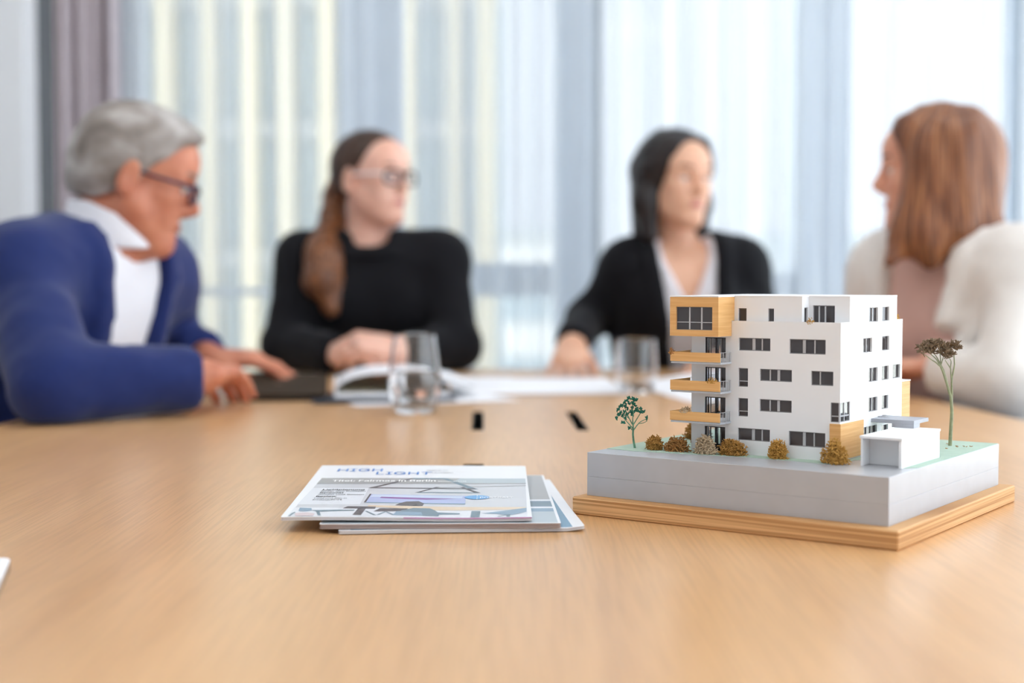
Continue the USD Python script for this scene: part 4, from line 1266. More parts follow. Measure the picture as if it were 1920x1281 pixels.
def head_prims(c, B, s=1.0, female=False):
    P = lambda x, y, z: c + B @ (np.array([x, y, z]) * s)
    e = lambda x, y, z, rx, ry, rz: Ell(P(x, y, z), np.array([rx, ry, rz]) * s, B)
    jaw = .051 if female else .056
    out = [(e(-.014, 0, .036, .097, .075, .083), .02), (e(.028, 0, -.035, .062, .060, .080), .03), (e(.050, 0, .045, .045, .058, .045), .03)]
    for y in (-1, 1):
        out += [(Cone(P(.000, y * jaw, -.045), P(.062, y * .016, -.102), .021 * s, .018 * s), .03), (Cone(P(.058, y * .040, -.018), P(.060, y * .030, -.05), .020 * s, .016 * s), .025),
                (Cone(P(.084, y * .016, .022), P(.070, y * .046, .020), .0085 * s, .008 * s), .012)]
    out += [(Cone(P(.074, 0, -.100), P(.070, 0, -.092), .019 * s, .022 * s), .02), (Cone(P(.086, 0, .018), P(.106, 0, -.024), .0085 * s, .0115 * s), .010), (Cone(P(.106, 0, -.026), P(.094, 0, -.036), .0105 * s, .010 * s), .008)]
    for y in (-1, 1):
        out += [(Cone(P(.094, y * .011, -.032), P(.086, y * .015, -.034), .0075 * s, .007 * s), .006)]
        out += [(Ell(P(-.012, y * .083, -.010), np.array([.019, .010, .033]) * s, B @ np.array([[.98, -.17 * y, .1], [.17 * y, .98, 0], [-.1, 0, .98]])), .008)]
    out += [(e(.080, 0, -.064, .014, .024, .008), .010)]
    return out


def eye_sockets(c, B, s=1.0):
    return [Ell(c + B @ (np.array([-.006, y * .092, -.008]) * s), np.array([.009, .006, .018]) * s, B) for y in (-1, 1)] + [Ell(c + B @ (np.array([.094, y * .032, .004]) * s), np.array([.016, .018, .011]) * s, B) for y in (-1, 1)]


class Person:
    def __init__(self, name_label, base, skin_mat):
        self.t = thing('person', name_label, 'person', base)
        self.skin = skin_mat
        self.fx, self.fy, self.fz = [], [], []

    def joint(self, **kw):
        for k, v in kw.items():
            setattr(self, k, np.asarray(v, float))

    # the torso leans along pelvis -> chest; front is its forward direction
    def torso(self, grow=0.0, belly=0.0):
        P_, C_, N_, f = self.pelvis, self.chest, self.neck, self.front
        up = unit(C_ - P_)
        L = unit(np.cross((0, 0, 1), f))
        out = []
        for o, (w_, d_), k in ((P_, self.hip, .05), (P_ * .52 + C_ * .48, self.waist, .08), (C_ - up * .09, self.rib, .07), (C_, self.rib, .07)):
            out.append((Cone(o - L * (w_ - d_), o + L * (w_ - d_), d_, d_), k))
        if belly:
            out.append((Ell((P_ + C_) / 2 + f * .05, np.array([.10 + belly, .12 + belly, .14]), basis(f)), .06))
        top = (self.sl + self.sr) / 2
        out.append((Cone(self.sr, self.sl, self.shr, self.shr), .05))
        for s_ in (self.sr, self.sl):
            out.append((Cone(N_ + (s_ - N_) * .15 - up * .02, s_, self.shr * .80, self.shr * .80), .05))
        if self.bust:
            for y in (-1, 1):
                out.append((Ell(C_ - up * .045 + f * .075 + L * y * .068, np.array([.06, .062, .065]) * self.bust, basis(f)), .03))
        return out

    def arms(self):
        s = self.armr
        return [(Cone(self.sr, self.er, .052 * s, .042 * s), .03), (Cone(self.er, self.wr, .042 * s, .027 * s), .02), (Cone(self.sl, self.el, .052 * s, .042 * s), .03), (Cone(self.el, self.wl, .042 * s, .027 * s), .02)]

    def legs(self):
        out = []
        for k in ('r', 'l'):
            h, kn, an = getattr(self, 'h' + k), getattr(self, 'k' + k), getattr(self, 'a' + k)
            to = an + unit(self.front * [1, 1, 0]) * .15 - np.array([0, 0, .045])
            out += [(Cone(h, kn, .082, .056), .05), (Cone(kn, an, .056, .038), .03), (Cone(an - [0, 0, .03], to, .036, .026), .03)]
        return out

    def seated_legs(self, seat=.53, knee=.50, out=.12):
        f = unit(self.front * [1, 1, 0])
        L = unit(np.cross((0, 0, 1), f))
        for k, s in (('r', -1), ('l', 1)):
            h = self.pelvis + L * s * .09
            h[2] = seat + .02
            kn = h + f * .40 + L * s * .04
            kn[2] = knee + .03
            an = kn + f * .02
            an[2] = .095
            setattr(self, 'h' + k, h), setattr(self, 'k' + k, kn), setattr(self, 'a' + k, an)

    def bounds(self, prs, pad=.03):
        return np.min([p.lo for p in prs], 0) - pad, np.max([p.hi for p in prs], 0) + pad

    def build_body(self, hands, h=.0075):
        hp = head_prims(self.head, self.HB, self.hs, self.female)
        nk = [(Cone(self.head + self.HB @ (np.array([-.022, 0, -.070]) * self.hs), self.neck, self.neckr, self.neckr * 1.08), .03)]
        seq = self.torso() + nk + hp + self.arms() + hands + self.legs()
        lo, hi = self.bounds([p for p, _ in seq])
        hl, hh = self.bounds([p for p, _ in hands], .01)
        gl, gh = self.bounds([p for p, _ in hp], .005)
        F = Field(lo, hi, .014, [(hl[0], hh[0], .0036), (gl[0], gh[0], .0045)], [(hl[1], hh[1], .0036), (gl[1], gh[1], .0045)], [(hl[2], hh[2], .0036), (gl[2], gh[2], .0045), (.6, hi[2], .010)])
        for p, k in self.torso() + self.legs() + nk + self.arms():
            F.add(p, k)
        for p, k in hp:
            F.add(p, k)
        for p in eye_sockets(self.head, self.HB, self.hs):
            F.cut(p, .012)
        for p, k in hands:
            F.add(p, k)
        m = rest(settle(F.mesh(), 2))
        self.body = m
        part(self.t, 'body', m, self.skin, smooth=True)

    def face(self, brow=(60, 42, 30), lip='lips_rose', iris='iris_brown'):
        c, B, s = self.head, self.HB, self.hs
        P = lambda x, y, z: c + B @ (np.array([x, y, z]) * s)
        for y in (-1, 1):
            e = holder(self.t, 'eye')
            m = trimesh.creation.icosphere(3, .0122 * s)
            m.apply_translation(P(.0765, y * .032, .004))
            part(e, 'eyeball', m, 'eye_white', smooth=True)
            ir = trimesh.creation.icosphere(2, 1.0)
            part(e, 'iris', xf(ir, frame(P(.0865, y * .032, .004), B[:, 0] * .0034 * s, B[:, 1] * .0058 * s, B[:, 2] * .0058 * s)), iris, smooth=True)
            lid = xf(trimesh.creation.icosphere(3, 1.0), frame(P(.0772, y * .032, .0086), B[:, 0] * .0128 * s, B[:, 1] * .0165 * s, B[:, 2] * .0072 * s))
            part(e, 'eyelid', lid, self.skin, smooth=True)
            bp = [P(.0935 - .0150 * a ** 1.5, y * (.013 + .036 * a), .0245 + .007 * math.sin(a * 2.4)) for a in np.linspace(0, 1, 7)]
            part(self.t, 'eyebrow', tube(bp, np.array([.0036, .0044, .0046, .0044, .0040, .0034, .0020]) * s, 6), self.browmat, smooth=True)
        ls = [xf(trimesh.creation.icosphere(3, 1.0), frame(P(.0885, 0, zz), B[:, 0] * .0075 * s, B[:, 1] * .0215 * s, B[:, 2] * rz * s)) for zz, rz in ((-.0610, .0042), (-.0680, .0050))]
        part(self.t, 'lips', cat_(ls), lip, smooth=True)

    def garment(self, name, seq, material, cuts=(), fn=None, h=.010, wr=(.0022, 16.0), seed=1, label=None, zmin=None, n=4, keep=.02, stretch=(1, 1, 1), strand=False):
        lo, hi = self.bounds([p for p, _, _ in seq], .035)
        if zmin is not None:
            lo[2] = max(lo[2], zmin)
        F = Field(lo, hi, h)
        for p, k, g in seq:
            F.add(p, k, g)
        for c in cuts:
            F.cut(c)
        if fn is not None:
            F.apply(fn)
        m = pieces_kept(settle(F.mesh(), n), keep)
        if wr:
            wrinkle(m, wr[0], wr[1], seed, stretch)
        rest(m)
        nd = part(self.t, name, m, material, smooth=True, label=label)
        if strand:                                       # hair runs down from the crown: angle round the head, and a slow change along the strand
            q = (m.vertices - self.head) @ self.HB / self.hs - np.array([-.035, 0, .05])
            a = np.arctan2(q[:, 1], q[:, 0])
            st = np.stack([np.cos(a) * strand, np.sin(a) * strand, np.linalg.norm(q, axis=1) * 14], 1)
            UsdGeom.PrimvarsAPI(stage.GetPrimAtPath(nd.path)).CreatePrimvar('strand', Sdf.ValueTypeNames.Float3Array, 'vertex').Set([Gf.Vec3f(*map(float, r)) for r in st])
        return m


class Half:
    """everything on the side n . (p - o) > 0, inside a bounding ball"""
    def __init__(self, o, n, r=.3):
        self.o, self.n = np.asarray(o, float), unit(n)
        self.lo, self.hi = self.o - r, self.o + r
        self.r = r

    def __call__(self, p):
        q = p - self.o
        return np.maximum(-(q @ self.n), np.sqrt((q * q).sum(-1)) - self.r)


for nm, c, c2 in (('skin_tan', (186, 112, 84), (206, 136, 106)), ('skin_fair', (222, 168, 146), (234, 186, 166)), ('skin_warm', (214, 160, 130), (226, 178, 150)), ('skin_peach', (206, 142, 116), (222, 164, 138))):
    skin(nm, c, c2)
cloth('blazer_blue', (27, 41, 92), 1.25)
cloth('shirt_white', (236, 236, 242), 1.0, sheen=0)
cloth('knit_black', (10, 10, 15), 1.3, sheen=.05)
cloth('blazer_black', (11, 11, 16), 1.3, sheen=.05)
cloth('blouse_white', (236, 234, 240), 1.0, sheen=0)
cloth('blazer_cream', (226, 220, 214), 1.06)
cloth('blouse_rose', (206, 168, 156), 1.06)
cloth('trousers_dark', (36, 38, 46), 1.2)
plain('shoe_black', (20, 18, 18), 0.35)
hair('hair_grey', (112, 102, 95), (146, 137, 131), (184, 179, 176), (16., 16., 22.))
hair('hair_dark_brown', (34, 22, 16), (62, 40, 28), (96, 64, 44), strand=True)
hair('hair_tail_brown', (58, 32, 18), (108, 64, 36), (160, 104, 64))
hair('hair_black_brown', (16, 10, 10), (26, 17, 16), (44, 29, 26), strand=True)
hair('hair_auburn', (78, 44, 28), (124, 74, 44), (176, 118, 74), strand=True)
plain('eye_white', (226, 222, 220), 0.2)
plain('iris_brown', (46, 30, 22), 0.15)
plain('iris_blue', (70, 96, 118), 0.15)
plain('lips_rose', (186, 104, 98), 0.35)
plain('lips_tan', (168, 92, 78), 0.45)
plain('brow_brown', (56, 38, 28), 0.8)
plain('brow_grey', (128, 112, 102), 0.8)
plain('glasses_navy', (30, 30, 66), 0.25)
plain('glasses_dark', (34, 32, 38), 0.2)
plain('glasses_white', (236, 234, 236), 0.25)
plain('gold', (212, 170, 96), 0.2, metallic=1.0)
plain('chair_fabric', (60, 62, 68), 0.9)


def cap_fn(c, B, s, line, extra=None):
    """keeps hair above the hair line: z over line(x), in head coordinates"""
    lx, lz = np.array(line).T

    def fn(P, F):
        q = (P - c) @ B / s
        z = np.interp(q[..., 0], lx, lz)
        d = (z - q[..., 2]) * s * .8
        return np.maximum(F, d)
    return fn


def glasses(pn, mat_front, mat_temple, w=.032, h=.017, drop=0.0, rimr=.0034):
    c, B, s = pn.head, pn.HB, pn.hs
    P = lambda x, y, z: c + B @ (np.array([x, y, z]) * s)
    g = holder(pn.t, 'glasses')
    for y in (-1, 1):
        ring = []
        for a in np.linspace(0, 2 * np.pi, 25):
            ca, sa = math.copysign(abs(math.cos(a)) ** .7, math.cos(a)), math.copysign(abs(math.sin(a)) ** .7, math.sin(a))
            ring.append(P(.106 - .012 * (abs(y * .034 + ca * .028) / .06) ** 2, y * .034 + ca * .027, -.002 + drop + sa * h))
        part(g, 'rim', tube(ring, rimr, 6, cap=False), mat_front, smooth=True)
        cen = np.mean(ring[:-1], 0)
        lv = np.array([cen] + ring[:-1])
        n_ = len(ring) - 1
        lf = np.array([[0, 1 + k, 1 + (k + 1) % n_] for k in range(n_)])
        part(g, 'lens', trimesh.Trimesh(lv, lf, process=False), 'lens_glass')
        part(g, 'temple', tube([P(.094, y * .062, .006 + drop), P(.070, y * .073, .007 + drop), P(.03, y * .0795, .006 + drop), P(-.008, y * .082, .006 + drop), P(-.03, y * .082, -.010)], [.0030, .0034, .0030, .0024, .0020], 6), mat_temple, smooth=True)
    part(g, 'bridge', tube([P(.106, -.008, .004 + drop), P(.111, 0, .007 + drop), P(.106, .008, .004 + drop)], .0016, 6), mat_front, smooth=True)


def jacket_fn(pn, vtop, vbot, wtop, lap=.045, side_shift=0.0):
    """opens a V on the front from vtop (width wtop) to vbot, and thickens the lapels beside it"""
    f = pn.front
    up = unit(pn.chest - pn.pelvis)
    L = unit(np.cross(up, f))
    f2 = np.cross(L, up)

    def fn(P, F):
        q = P - pn.chest
        z, y, x = q @ up, q @ L - side_shift, q @ f2
        w = np.interp(z, [vbot, vtop], [0.0, wtop])
        edge = np.abs(y) - w
        band = (z > vbot - .02) & (x > 0)
        lapel = np.clip(1 - np.abs(edge - lap / 2) / (lap / 2), 0, 1)
        F = F - np.where(band & (edge > 0) & (edge < lap), .008 * np.minimum(lapel * 4, 1), 0)
        d = np.where((x > .0) & (z > vbot), -edge, -.05)
        return np.maximum(F, np.where(d > -.04, d, -.05))
    return fn


def trousers_and_shoes(pn, material='trousers_dark'):
    seq = [(p, k, .012) for p, k in pn.legs()[:2] + pn.legs()[3:5]]
    t0 = pn.torso()[0]
    seq.append((t0[0], .05, .010))
    pn.garment('trousers', seq, material, h=.016, wr=None)
    for k in ('r', 'l'):
        an = getattr(pn, 'a' + k)
        f = unit(pn.front * [1, 1, 0])
        F = Field(an - .25, an + .25, .012)
        F.add(Ell(an + f * .06 - [0, 0, .045], np.array([.135, .046, .046]), basis(f)), .02)
        F.add(Cone(an, an - [0, 0, .03], .044, .046), .02)
        F.apply(lambda P, G: np.maximum(G, .002 - P[..., 2]))
        part(pn.t, 'shoe', settle(F.mesh(), 2), 'shoe_black', smooth=40)


def collar_band(pn, c, axis_, fwd, r, h0, h1, tilt, mat_, name='collar', thick=.003, gap=.03, sq=.85):
    """a turned-down collar: band round the neck, open at the front by gap"""
    B = basis(unit(np.asarray(fwd) - axis_ * np.dot(fwd, axis_)), axis_)
    n = 40
    v = []
    for k in range(n):
        a = gap + (2 * np.pi - 2 * gap) * k / (n - 1)
        ca, sa = math.cos(a), math.sin(a)
        hi = h1 - tilt * max(ca, 0)
        for rr, zz in ((r, h0), (r * .97, hi), (r * .97 + thick, hi + .002), (r + thick * 2 + .007, h0 + .2 * (hi - h0) - .006 * max(ca, 0))):
            v.append(c + B @ np.array([rr * ca * sq if False else rr * ca, rr * sa * sq, zz]))
    f = []
    for k in range(n - 1):
        for j in range(4):
            a, b_ = k * 4 + j, k * 4 + (j + 1) % 4
            f += [[a, b_, b_ + 4], [a, b_ + 4, a + 4]]
    for e in (0, (n - 1) * 4):
        f += [[e, e + 1, e + 2], [e, e + 2, e + 3]]
    part(pn.t, name, trimesh.Trimesh(np.array(v), np.array(f), process=False), mat_, smooth=50)


def office_chair(label, pos, fwd):
    c = thing('office_chair', label, 'chair', (pos[0], pos[1], 0))
    B = basis(unit(np.asarray(fwd) * [1, 1, 0]))
    M = frame((pos[0], pos[1], 0), B[:, 0], B[:, 1])
    part(c, 'seat', xf(bx(-.22, .24, -.23, .23, .338, .388, .02), M), 'chair_fabric', smooth=50)
    part(c, 'backrest', xf(bx(-.33, -.295, -.20, .20, .45, .70, .012), M), 'chair_fabric', smooth=50)
    part(c, 'back_bracket', xf(cat_([bx(-.345, -.05, -.03, .03, .318, .337), bx(-.347, -.331, -.03, .03, .318, .60)]), M), 'dark_metal')
    part(c, 'column', lathe([(0, .09), (.028, .09), (.028, .317), (0, .317)], 20, (pos[0], pos[1], 0)), 'chrome', smooth=40)
    for k in range(5):
        a = 2 * math.pi * k / 5
        part(c, 'foot', xf(cat_([tube([(0, 0, .085), (.28 * math.cos(a), .28 * math.sin(a), .060)], [.022, .015], 8), lathe([(0, 0), (.022, .004), (.022, .04), (0, .044)], 12, (.28 * math.cos(a), .28 * math.sin(a), 0.0005))]), M), 'dark_metal', smooth=40)
# ------------------------------------------------------------------ the four at the table
def upd(pn):
    return unit(pn.chest - pn.pelvis)


def sleeves(pn, grow, short=.93):
    out = []
    s = pn.armr
    for a, b, c in ((pn.sr, pn.er, pn.wr), (pn.sl, pn.el, pn.wl)):
        e = b + (c - b) * short
        out += [(Cone(a, b, .050 * s, .042 * s), .035, grow), (Cone(b, e, .042 * s, .033 * s), .025, grow)]
    return out


def cuff_cuts(pn, short=.93):
    return [Half(b + (c - b) * short, c - b, .09) for b, c in ((pn.er, pn.wr), (pn.el, pn.wl))]


# --- man in the blue blazer
man = Person('grey-haired man in a blue blazer and white shirt, leaning over the table', (-.98, 2.58, 0), 'skin_tan')
man.female, man.hs, man.bust, man.armr, man.neckr, man.shr = False, 1.0, 0, 1.08, .060, .060
man.hip, man.waist, man.rib = (.19, .135), (.18, .140), (.185, .130)
man.joint(pelvis=(-1.08, 2.60, .56), front=unit((.95, -.30, 0)))
sc = np.array([-.745, 2.50, .978])
man.joint(chest=sc - unit(sc - man.pelvis) * .09, neck=sc + unit(sc - man.pelvis) * .055 + np.array([.005, 0, .01]), sr=(-.795, 2.315, .960), sl=(-.680, 2.690, .960),
          er=(-.690, 2.125, .800), wr=(-.497, 2.285, .800), el=(-.670, 2.83, .800), wl=at(388, 669, 2.71))
man.head = at(258, 333, 2.50)
man.HB = basis((.945, .24, -.30))
man.seated_legs()
hm = hand_prims(man.wr, (.10, 1, -.05), (-.2, .06, 1), 1.04, 1, (.28, .26, .30, .34), .06, (.5, .2), .10)
hm += hand_prims(man.wl, (.97, -.02, -.04), (.05, -.1, 1), 1.04, -1, (.22, .24, .26, .30), .16, (.5, .2), .12)
man.build_body(hm)
man.browmat = 'brow_grey'
man.face(lip='lips_tan', iris='iris_blue')
glasses(man, 'glasses_navy', 'glasses_navy', h=.015)
hp = [(Ell(man.head + man.HB @ np.array([-.016, 0, .040]), np.array([.104, .084, .092]), man.HB), .02, 0), (Ell(man.head + man.HB @ np.array([-.052, 0, .0]), np.array([.070, .078, .09]), man.HB), .03, 0),
      (Ell(man.head + man.HB @ np.array([.045, 0, .088]), np.array([.048, .060, .030]), man.HB), .03, 0)]
man.garment('hair', hp, 'hair_grey', fn=cap_fn(man.head, man.HB, 1.0, [(-.12, -.062), (-.06, -.058), (-.026, -.040), (.004, -.012), (.018, .020), (.040, .040), (.058, .068), (.092, .094)]), h=.006, wr=(.0022, 45.0), seed=3, n=2)
man.garment('shirt', [(p, k, .010) for p, k in man.torso(belly=.02)], 'shirt_white', cuts=[Cone(man.neck + upd(man) * .012, man.head, .056, .062)], h=.011, wr=(.0025, 14), seed=5, zmin=.60)
jk = [(p, k, .024) for p, k in man.torso(belly=.02)] + sleeves(man, .017)
man.garment('blazer', jk, 'blazer_blue', cuts=[Cone(man.neck - upd(man) * .015, man.head + np.array([-.03, 0, .0]), .092, .105)] + cuff_cuts(man), fn=jacket_fn(man, .13, -.55, .082), h=.0095, wr=(.010, 10.0), seed=7, zmin=.52)
nax = unit(man.head + man.HB @ np.array([-.03, 0, -.07]) - man.neck)
collar_band(man, man.neck + nax * .018, nax, (.95, -.30, -.3), .072, -.034, .042, .030, 'shirt_white')
trousers_and_shoes(man)

# --- woman in the black roll-neck
w2 = Person('woman with a long brown ponytail, glasses and a black roll-neck, hands clasped on the table', (-.36, 3.62, 0), 'skin_fair')
w2.female, w2.hs, w2.bust, w2.armr, w2.neckr, w2.shr = True, .93, 1.0, .95, .048, .052
w2.hip, w2.waist, w2.rib = (.185, .125), (.155, .115), (.160, .112)
w2.joint(pelvis=(-.36, 3.64, .56), front=unit((.14, -.99, 0)), chest=(-.343, 3.485, .930), neck=at(694, 458, 3.48), sr=at(570, 492, 3.47), sl=at(826, 492, 3.47),
         er=at(535, 650, 3.36), wr=at(636, 664, 3.205), el=at(855, 650, 3.36), wl=at(740, 668, 3.205))
w2.head = at(700, 334, 3.44)
w2.HB = basis((.80, -.60, -.02))
w2.seated_legs()
hm = hand_prims(w2.wr, (.80, -.42, .10), (-.25, -.45, .85), .92, 1, (.55, .55, .6, .6), .03, (.55, .3), .25)
hm += hand_prims(w2.wl + np.array([0, -.012, .022]), (-.86, -.36, .12), (.2, -.55, .82), .92, -1, (.62, .62, .62, .66), .03, (.5, .3), .25)
w2.build_body(hm)
w2.browmat = 'brow_brown'
w2.face()
glasses(w2, 'glasses_dark', 'glasses_white', h=.017)
Pw = lambda pn, x, y, z: pn.head + pn.HB @ (np.array([x, y, z]) * pn.hs)
hp = [(Ell(Pw(w2, -.016, 0, .038), np.array([.104, .082, .089]) * w2.hs, w2.HB), .02, 0), (Ell(Pw(w2, -.06, 0, .02), np.array([.062, .070, .078]) * w2.hs, w2.HB), .03, 0)]
w2.garment('hair', hp, 'hair_dark_brown', fn=cap_fn(w2.head, w2.HB, w2.hs, [(-.12, -.05), (-.07, -.040), (-.030, -.004), (.000, .012), (.020, .030), (.045, .070), (.066, .086), (.092, .110)]), h=.006, wr=(.0012, 60), seed=9, n=2, strand=26)
tail = [Pw(w2, -.105, .0, .02), at(634, 372, 3.53), at(617, 440, 3.46), at(606, 480, 3.385), at(606, 525, 3.355), at(622, 578, 3.345)]
rr = [.030, .032, .035, .043, .042, .022]
seq = [(Cone(tail[k], tail[k + 1], rr[k], rr[k + 1]), .02, 0) for k in range(5)] + [(Cone(at(596, 480, 3.38), at(590, 550, 3.36), .026, .010), .015, 0), (Cone(at(622, 480, 3.38), at(640, 560, 3.345), .026, .010), .015, 0)]
w2.garment('ponytail', seq, 'hair_tail_brown', h=.008, wr=(.008, 50.0), seed=11, n=2, stretch=(1, 1, .15))
nax = unit(Pw(w2, -.02, 0, -.08) - w2.neck)
kn = [(p, k, .015) for p, k in w2.torso()] + sleeves(w2, .016, .97)
kn += [(Ell(w2.neck + nax * -.014, np.array([.088, .092, .030]), basis(w2.front, nax)), .02, 0), (Ell(w2.neck + nax * .012 + w2.front * .006, np.array([.078, .080, .026]), basis(w2.front, nax)), .008, 0),
       (Ell(w2.neck - nax * .030 + w2.front * .035, np.array([.098, .112, .034]), basis(w2.front, nax)), .012, 0), (Ell(w2.neck - nax * .075 + w2.front * .070, np.array([.070, .120, .036]), basis(w2.front, nax)), .012, 0)]
w2.garment('sweater', kn, 'knit_black', cuts=[Cone(w2.neck + nax * .012, w2.neck + nax * .12, .056, .064), Ell(w2.neck + w2.front * .050 + nax * .020, np.array([.045, .044, .046]), basis(w2.front, nax))] + cuff_cuts(w2, .97), h=.0095, wr=(.007, 11), seed=13, zmin=.54)
rg = trimesh.creation.torus(.0088, .0014, 20, 8)
fr_ = basis((-.86, -.36, .12))
part(w2.t, 'ring', xf(rg, frame(w2.wl + np.array([-.085, -.052, .036]), fr_[:, 1], fr_[:, 2], fr_[:, 0])), 'chrome', smooth=True)
trousers_and_shoes(w2)

# --- woman in the black blazer
w3 = Person('dark-haired woman in a black blazer and white blouse, fingertips on the drawings', (.42, 3.66, 0), 'skin_warm')
w3.female, w3.hs, w3.bust, w3.armr, w3.neckr, w3.shr = True, .95, 1.0, .82, .046, .048
w3.hip, w3.waist, w3.rib = (.170, .120), (.132, .105), (.150, .108)
w3.joint(pelvis=(.42, 3.70, .56), front=unit((.10, -.99, 0)), chest=(.415, 3.525, .930), neck=at(1272, 458, 3.52), sr=at(1182, 506, 3.50), sl=at(1386, 502, 3.50),
         er=at(1100, 598, 3.53), wr=at(1072, 645, 3.275), el=at(1430, 610, 3.52), wl=(.52, 3.25, .785))
w3.head = at(1267, 337, 3.46)
w3.HB = basis((.50, -.86, -.03))
w3.seated_legs()
hm = hand_prims(w3.wr, (-.12, -.66, -.33), (-.1, -.45, .88), .95, 1, (.06, .05, .06, .08), .20, (.6, .1), .10)
hm += hand_prims(w3.wl, (-.8, -.55, -.05), (0, 0, 1), .92, -1, (.3, .3, .3, .3), .06, (.5, .2), .15)
w3.build_body(hm)
w3.browmat = 'brow_brown'
w3.face()
s_ = w3.hs
hp = [(Ell(Pw(w3, -.018, 0, .040), np.array([.110, .090, .094]) * s_, w3.HB), .02, 0)]
for y in (-1, 1):
    hp += [(Cone(Pw(w3, -.012, y * .060, .050), Pw(w3, -.010, y * .086, -.06), .036 * s_, .030 * s_), .03, 0), (Cone(Pw(w3, -.010, y * .086, -.06), Pw(w3, .006, y * .082, -.142), .030 * s_, .022 * s_), .03, 0),
           (Cone(Pw(w3, -.050, y * .055, .02), Pw(w3, -.055, y * .060, -.140), .045 * s_, .030 * s_), .03, 0), (Cone(Pw(w3, .045, y * .046, .082), Pw(w3, .012, y * .080, .03), .022 * s_, .024 * s_), .03, 0)]
hp.append((Cone(Pw(w3, -.075, 0, .02), Pw(w3, -.075, 0, -.13), .05 * s_, .04 * s_), .03, 0))
w3.garment('hair', hp, 'hair_black_brown', cuts=[Ell(Pw(w3, .085, 0, -.020), np.array([.078, .072, .118]) * s_, w3.HB)], h=.0065, wr=(.004, 45), seed=15, n=2, stretch=(1, 1, .2), strand=24)
for y in (-1, 1):
    part(w3.t, 'earring', xf(trimesh.creation.icosphere(2, .0075), frame(Pw(w3, .006, y * .083, -.056), (1, 0, 0), (0, 1, 0))), 'gold', smooth=True)
ng = [(p, k, .010) for p, k in w3.torso()]
w3.garment('blouse', ng, 'blouse_white', cuts=[Cone(w3.neck - upd(w3) * .02, w3.head, .060, .060)], fn=jacket_fn(w3, .115, .005, .058, lap=.018), h=.010, wr=(.003, 13), seed=17, zmin=.60)
jk = [(p, k, .022) for p, k in w3.torso()] + sleeves(w3, .015, .96)
w3.garment('blazer', jk, 'blazer_black', cuts=[Cone(w3.neck + upd(w3) * .005, w3.head, .072, .085)] + cuff_cuts(w3, .96), fn=jacket_fn(w3, .13, -.60, .070), h=.0095, wr=(.004, 11), seed=19, zmin=.54)
trousers_and_shoes(w3)

# --- woman in the cream blazer
w4 = Person('woman with long auburn hair in a cream blazer, turned to the others on the right', (.96, 2.84, 0), 'skin_peach')
w4.female, w4.hs, w4.bust, w4.armr, w4.neckr, w4.shr = True, .96, 1.0, 1.0, .047, .054
w4.hip, w4.waist, w4.rib = (.185, .125), (.152, .112), (.158, .112)
f4 = unit((-.86, -.50, 0))
L4 = np.array([.50, -.86, 0])
sc = np.array([.848, 2.76, .972])
w4.joint(pelvis=(.985, 2.85, .56), front=f4, neck=at(1778, 470, 2.78), sl=sc + L4 * .172, sr=sc - L4 * .155)
w4.joint(chest=sc - unit(sc - w4.pelvis) * .09, el=at(1893, 722, 2.47), wl=(.772, 2.60, .798), er=(.715, 3.00, .815), wr=(.665, 2.87, .800))
w4.head = at(1748, 319, 2.76)
w4.HB = basis((-.965, .26, -.04))
w4.seated_legs()
hm = hand_prims(w4.wl, (-.80, .55, -.06), (0, 0, 1), .94, -1, (.4, .4, .45, .5), .04, (.5, .3), .12)
hm += hand_prims(w4.wr, (-.5, -.8, -.06), (0, 0, 1), .94, 1, (.4, .4, .4, .4), .05, (.5, .3), .12)
w4.build_body(hm)
w4.browmat = 'brow_brown'
w4.face()
s_ = w4.hs
hp = [(Ell(Pw(w4, -.018, 0, .042), np.array([.112, .090, .094]) * s_, w4.HB), .02, 0), (Ell(Pw(w4, -.055, 0, -.01), np.array([.080, .086, .11]) * s_, w4.HB), .03, 0)]
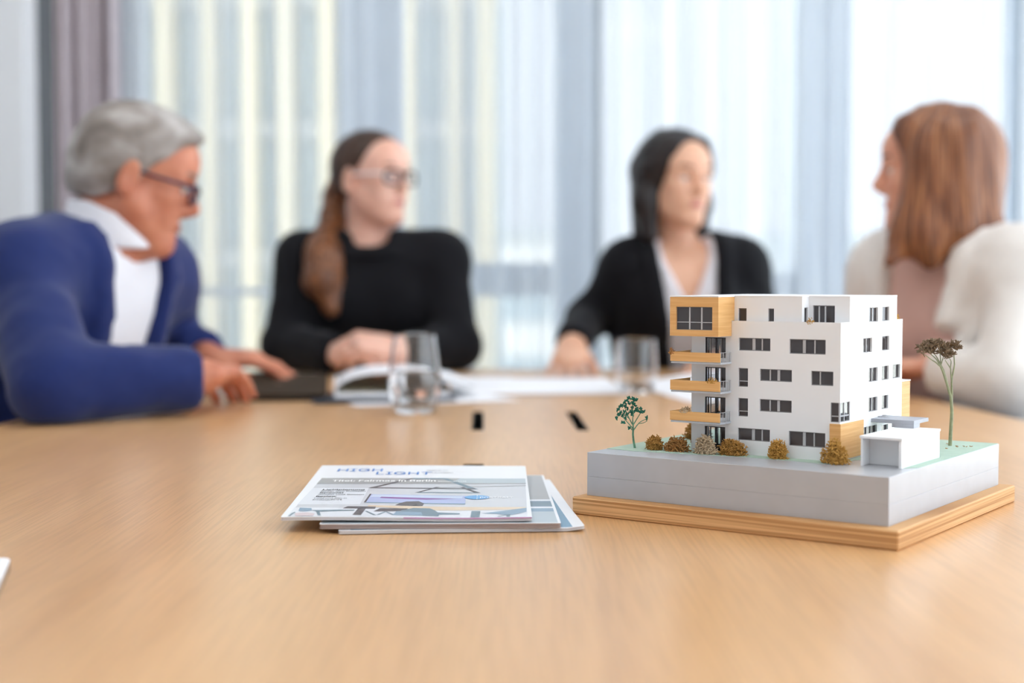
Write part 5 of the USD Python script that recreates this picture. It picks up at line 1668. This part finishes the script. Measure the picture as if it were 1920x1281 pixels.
for a, b, r0, r1 in ((Pw(w4, -.005, .066, .045), at(1706, 440, 2.69), .036, .034), (at(1706, 440, 2.69), at(1668, 492, 2.66), .032, .012), (Pw(w4, -.02, .070, .03), at(1742, 450, 2.665), .040, .036), (at(1742, 450, 2.665), at(1746, 492, 2.65), .034, .014),
                     (Pw(w4, -.05, .060, .04), at(1800, 432, 2.66), .046, .040), (Pw(w4, -.075, .03, .05), at(1842, 430, 2.68), .046, .036), (at(1842, 430, 2.68), at(1886, 446, 2.69), .034, .014), (Pw(w4, -.085, .0, .03), at(1840, 430, 2.76), .050, .042),
                     (Pw(w4, .03, -.055, .06), at(1690, 430, 2.86), .030, .026), (at(1690, 430, 2.86), at(1668, 480, 2.84), .026, .012), (Pw(w4, .050, .046, .085), Pw(w4, .010, .078, .02), .020, .028), (Pw(w4, .01, .076, .02), at(1716, 425, 2.68), .030, .030)):
    hp.append((Cone(a, b, r0, r1), .03, 0))
w4.garment('hair', hp, 'hair_auburn', cuts=[Ell(Pw(w4, .090, 0, -.024), np.array([.070, .080, .118]) * s_, w4.HB)], h=.007, wr=(.005, 42), seed=21, n=2, stretch=(1, 1, .15), strand=24)
ng = [(p, k, .010) for p, k in w4.torso()]
w4.garment('blouse', ng, 'blouse_rose', cuts=[Cone(w4.neck - upd(w4) * .02, w4.head, .060, .060)], h=.010, wr=(.004, 13), seed=23, zmin=.60)
jk = [(p, k, .026) for p, k in w4.torso()] + sleeves(w4, .014, .95)
w4.garment('blazer', jk, 'blazer_cream', cuts=[Cone(w4.neck + upd(w4) * .005, w4.head, .078, .090)] + cuff_cuts(w4, .95), fn=jacket_fn(w4, .13, -.60, .080), h=.0095, wr=(.010, 10), seed=25, zmin=.54)
trousers_and_shoes(w4)

office_chair('dark office chair under the man in the blue blazer', man.pelvis - man.front * .04, man.front)
office_chair('dark office chair under the woman in the black roll-neck', w2.pelvis - w2.front * .04, w2.front)
office_chair('dark office chair under the woman in the black blazer', w3.pelvis - w3.front * .04, w3.front)
office_chair('dark office chair under the woman in the cream blazer', w4.pelvis - w4.front * .04, w4.front)
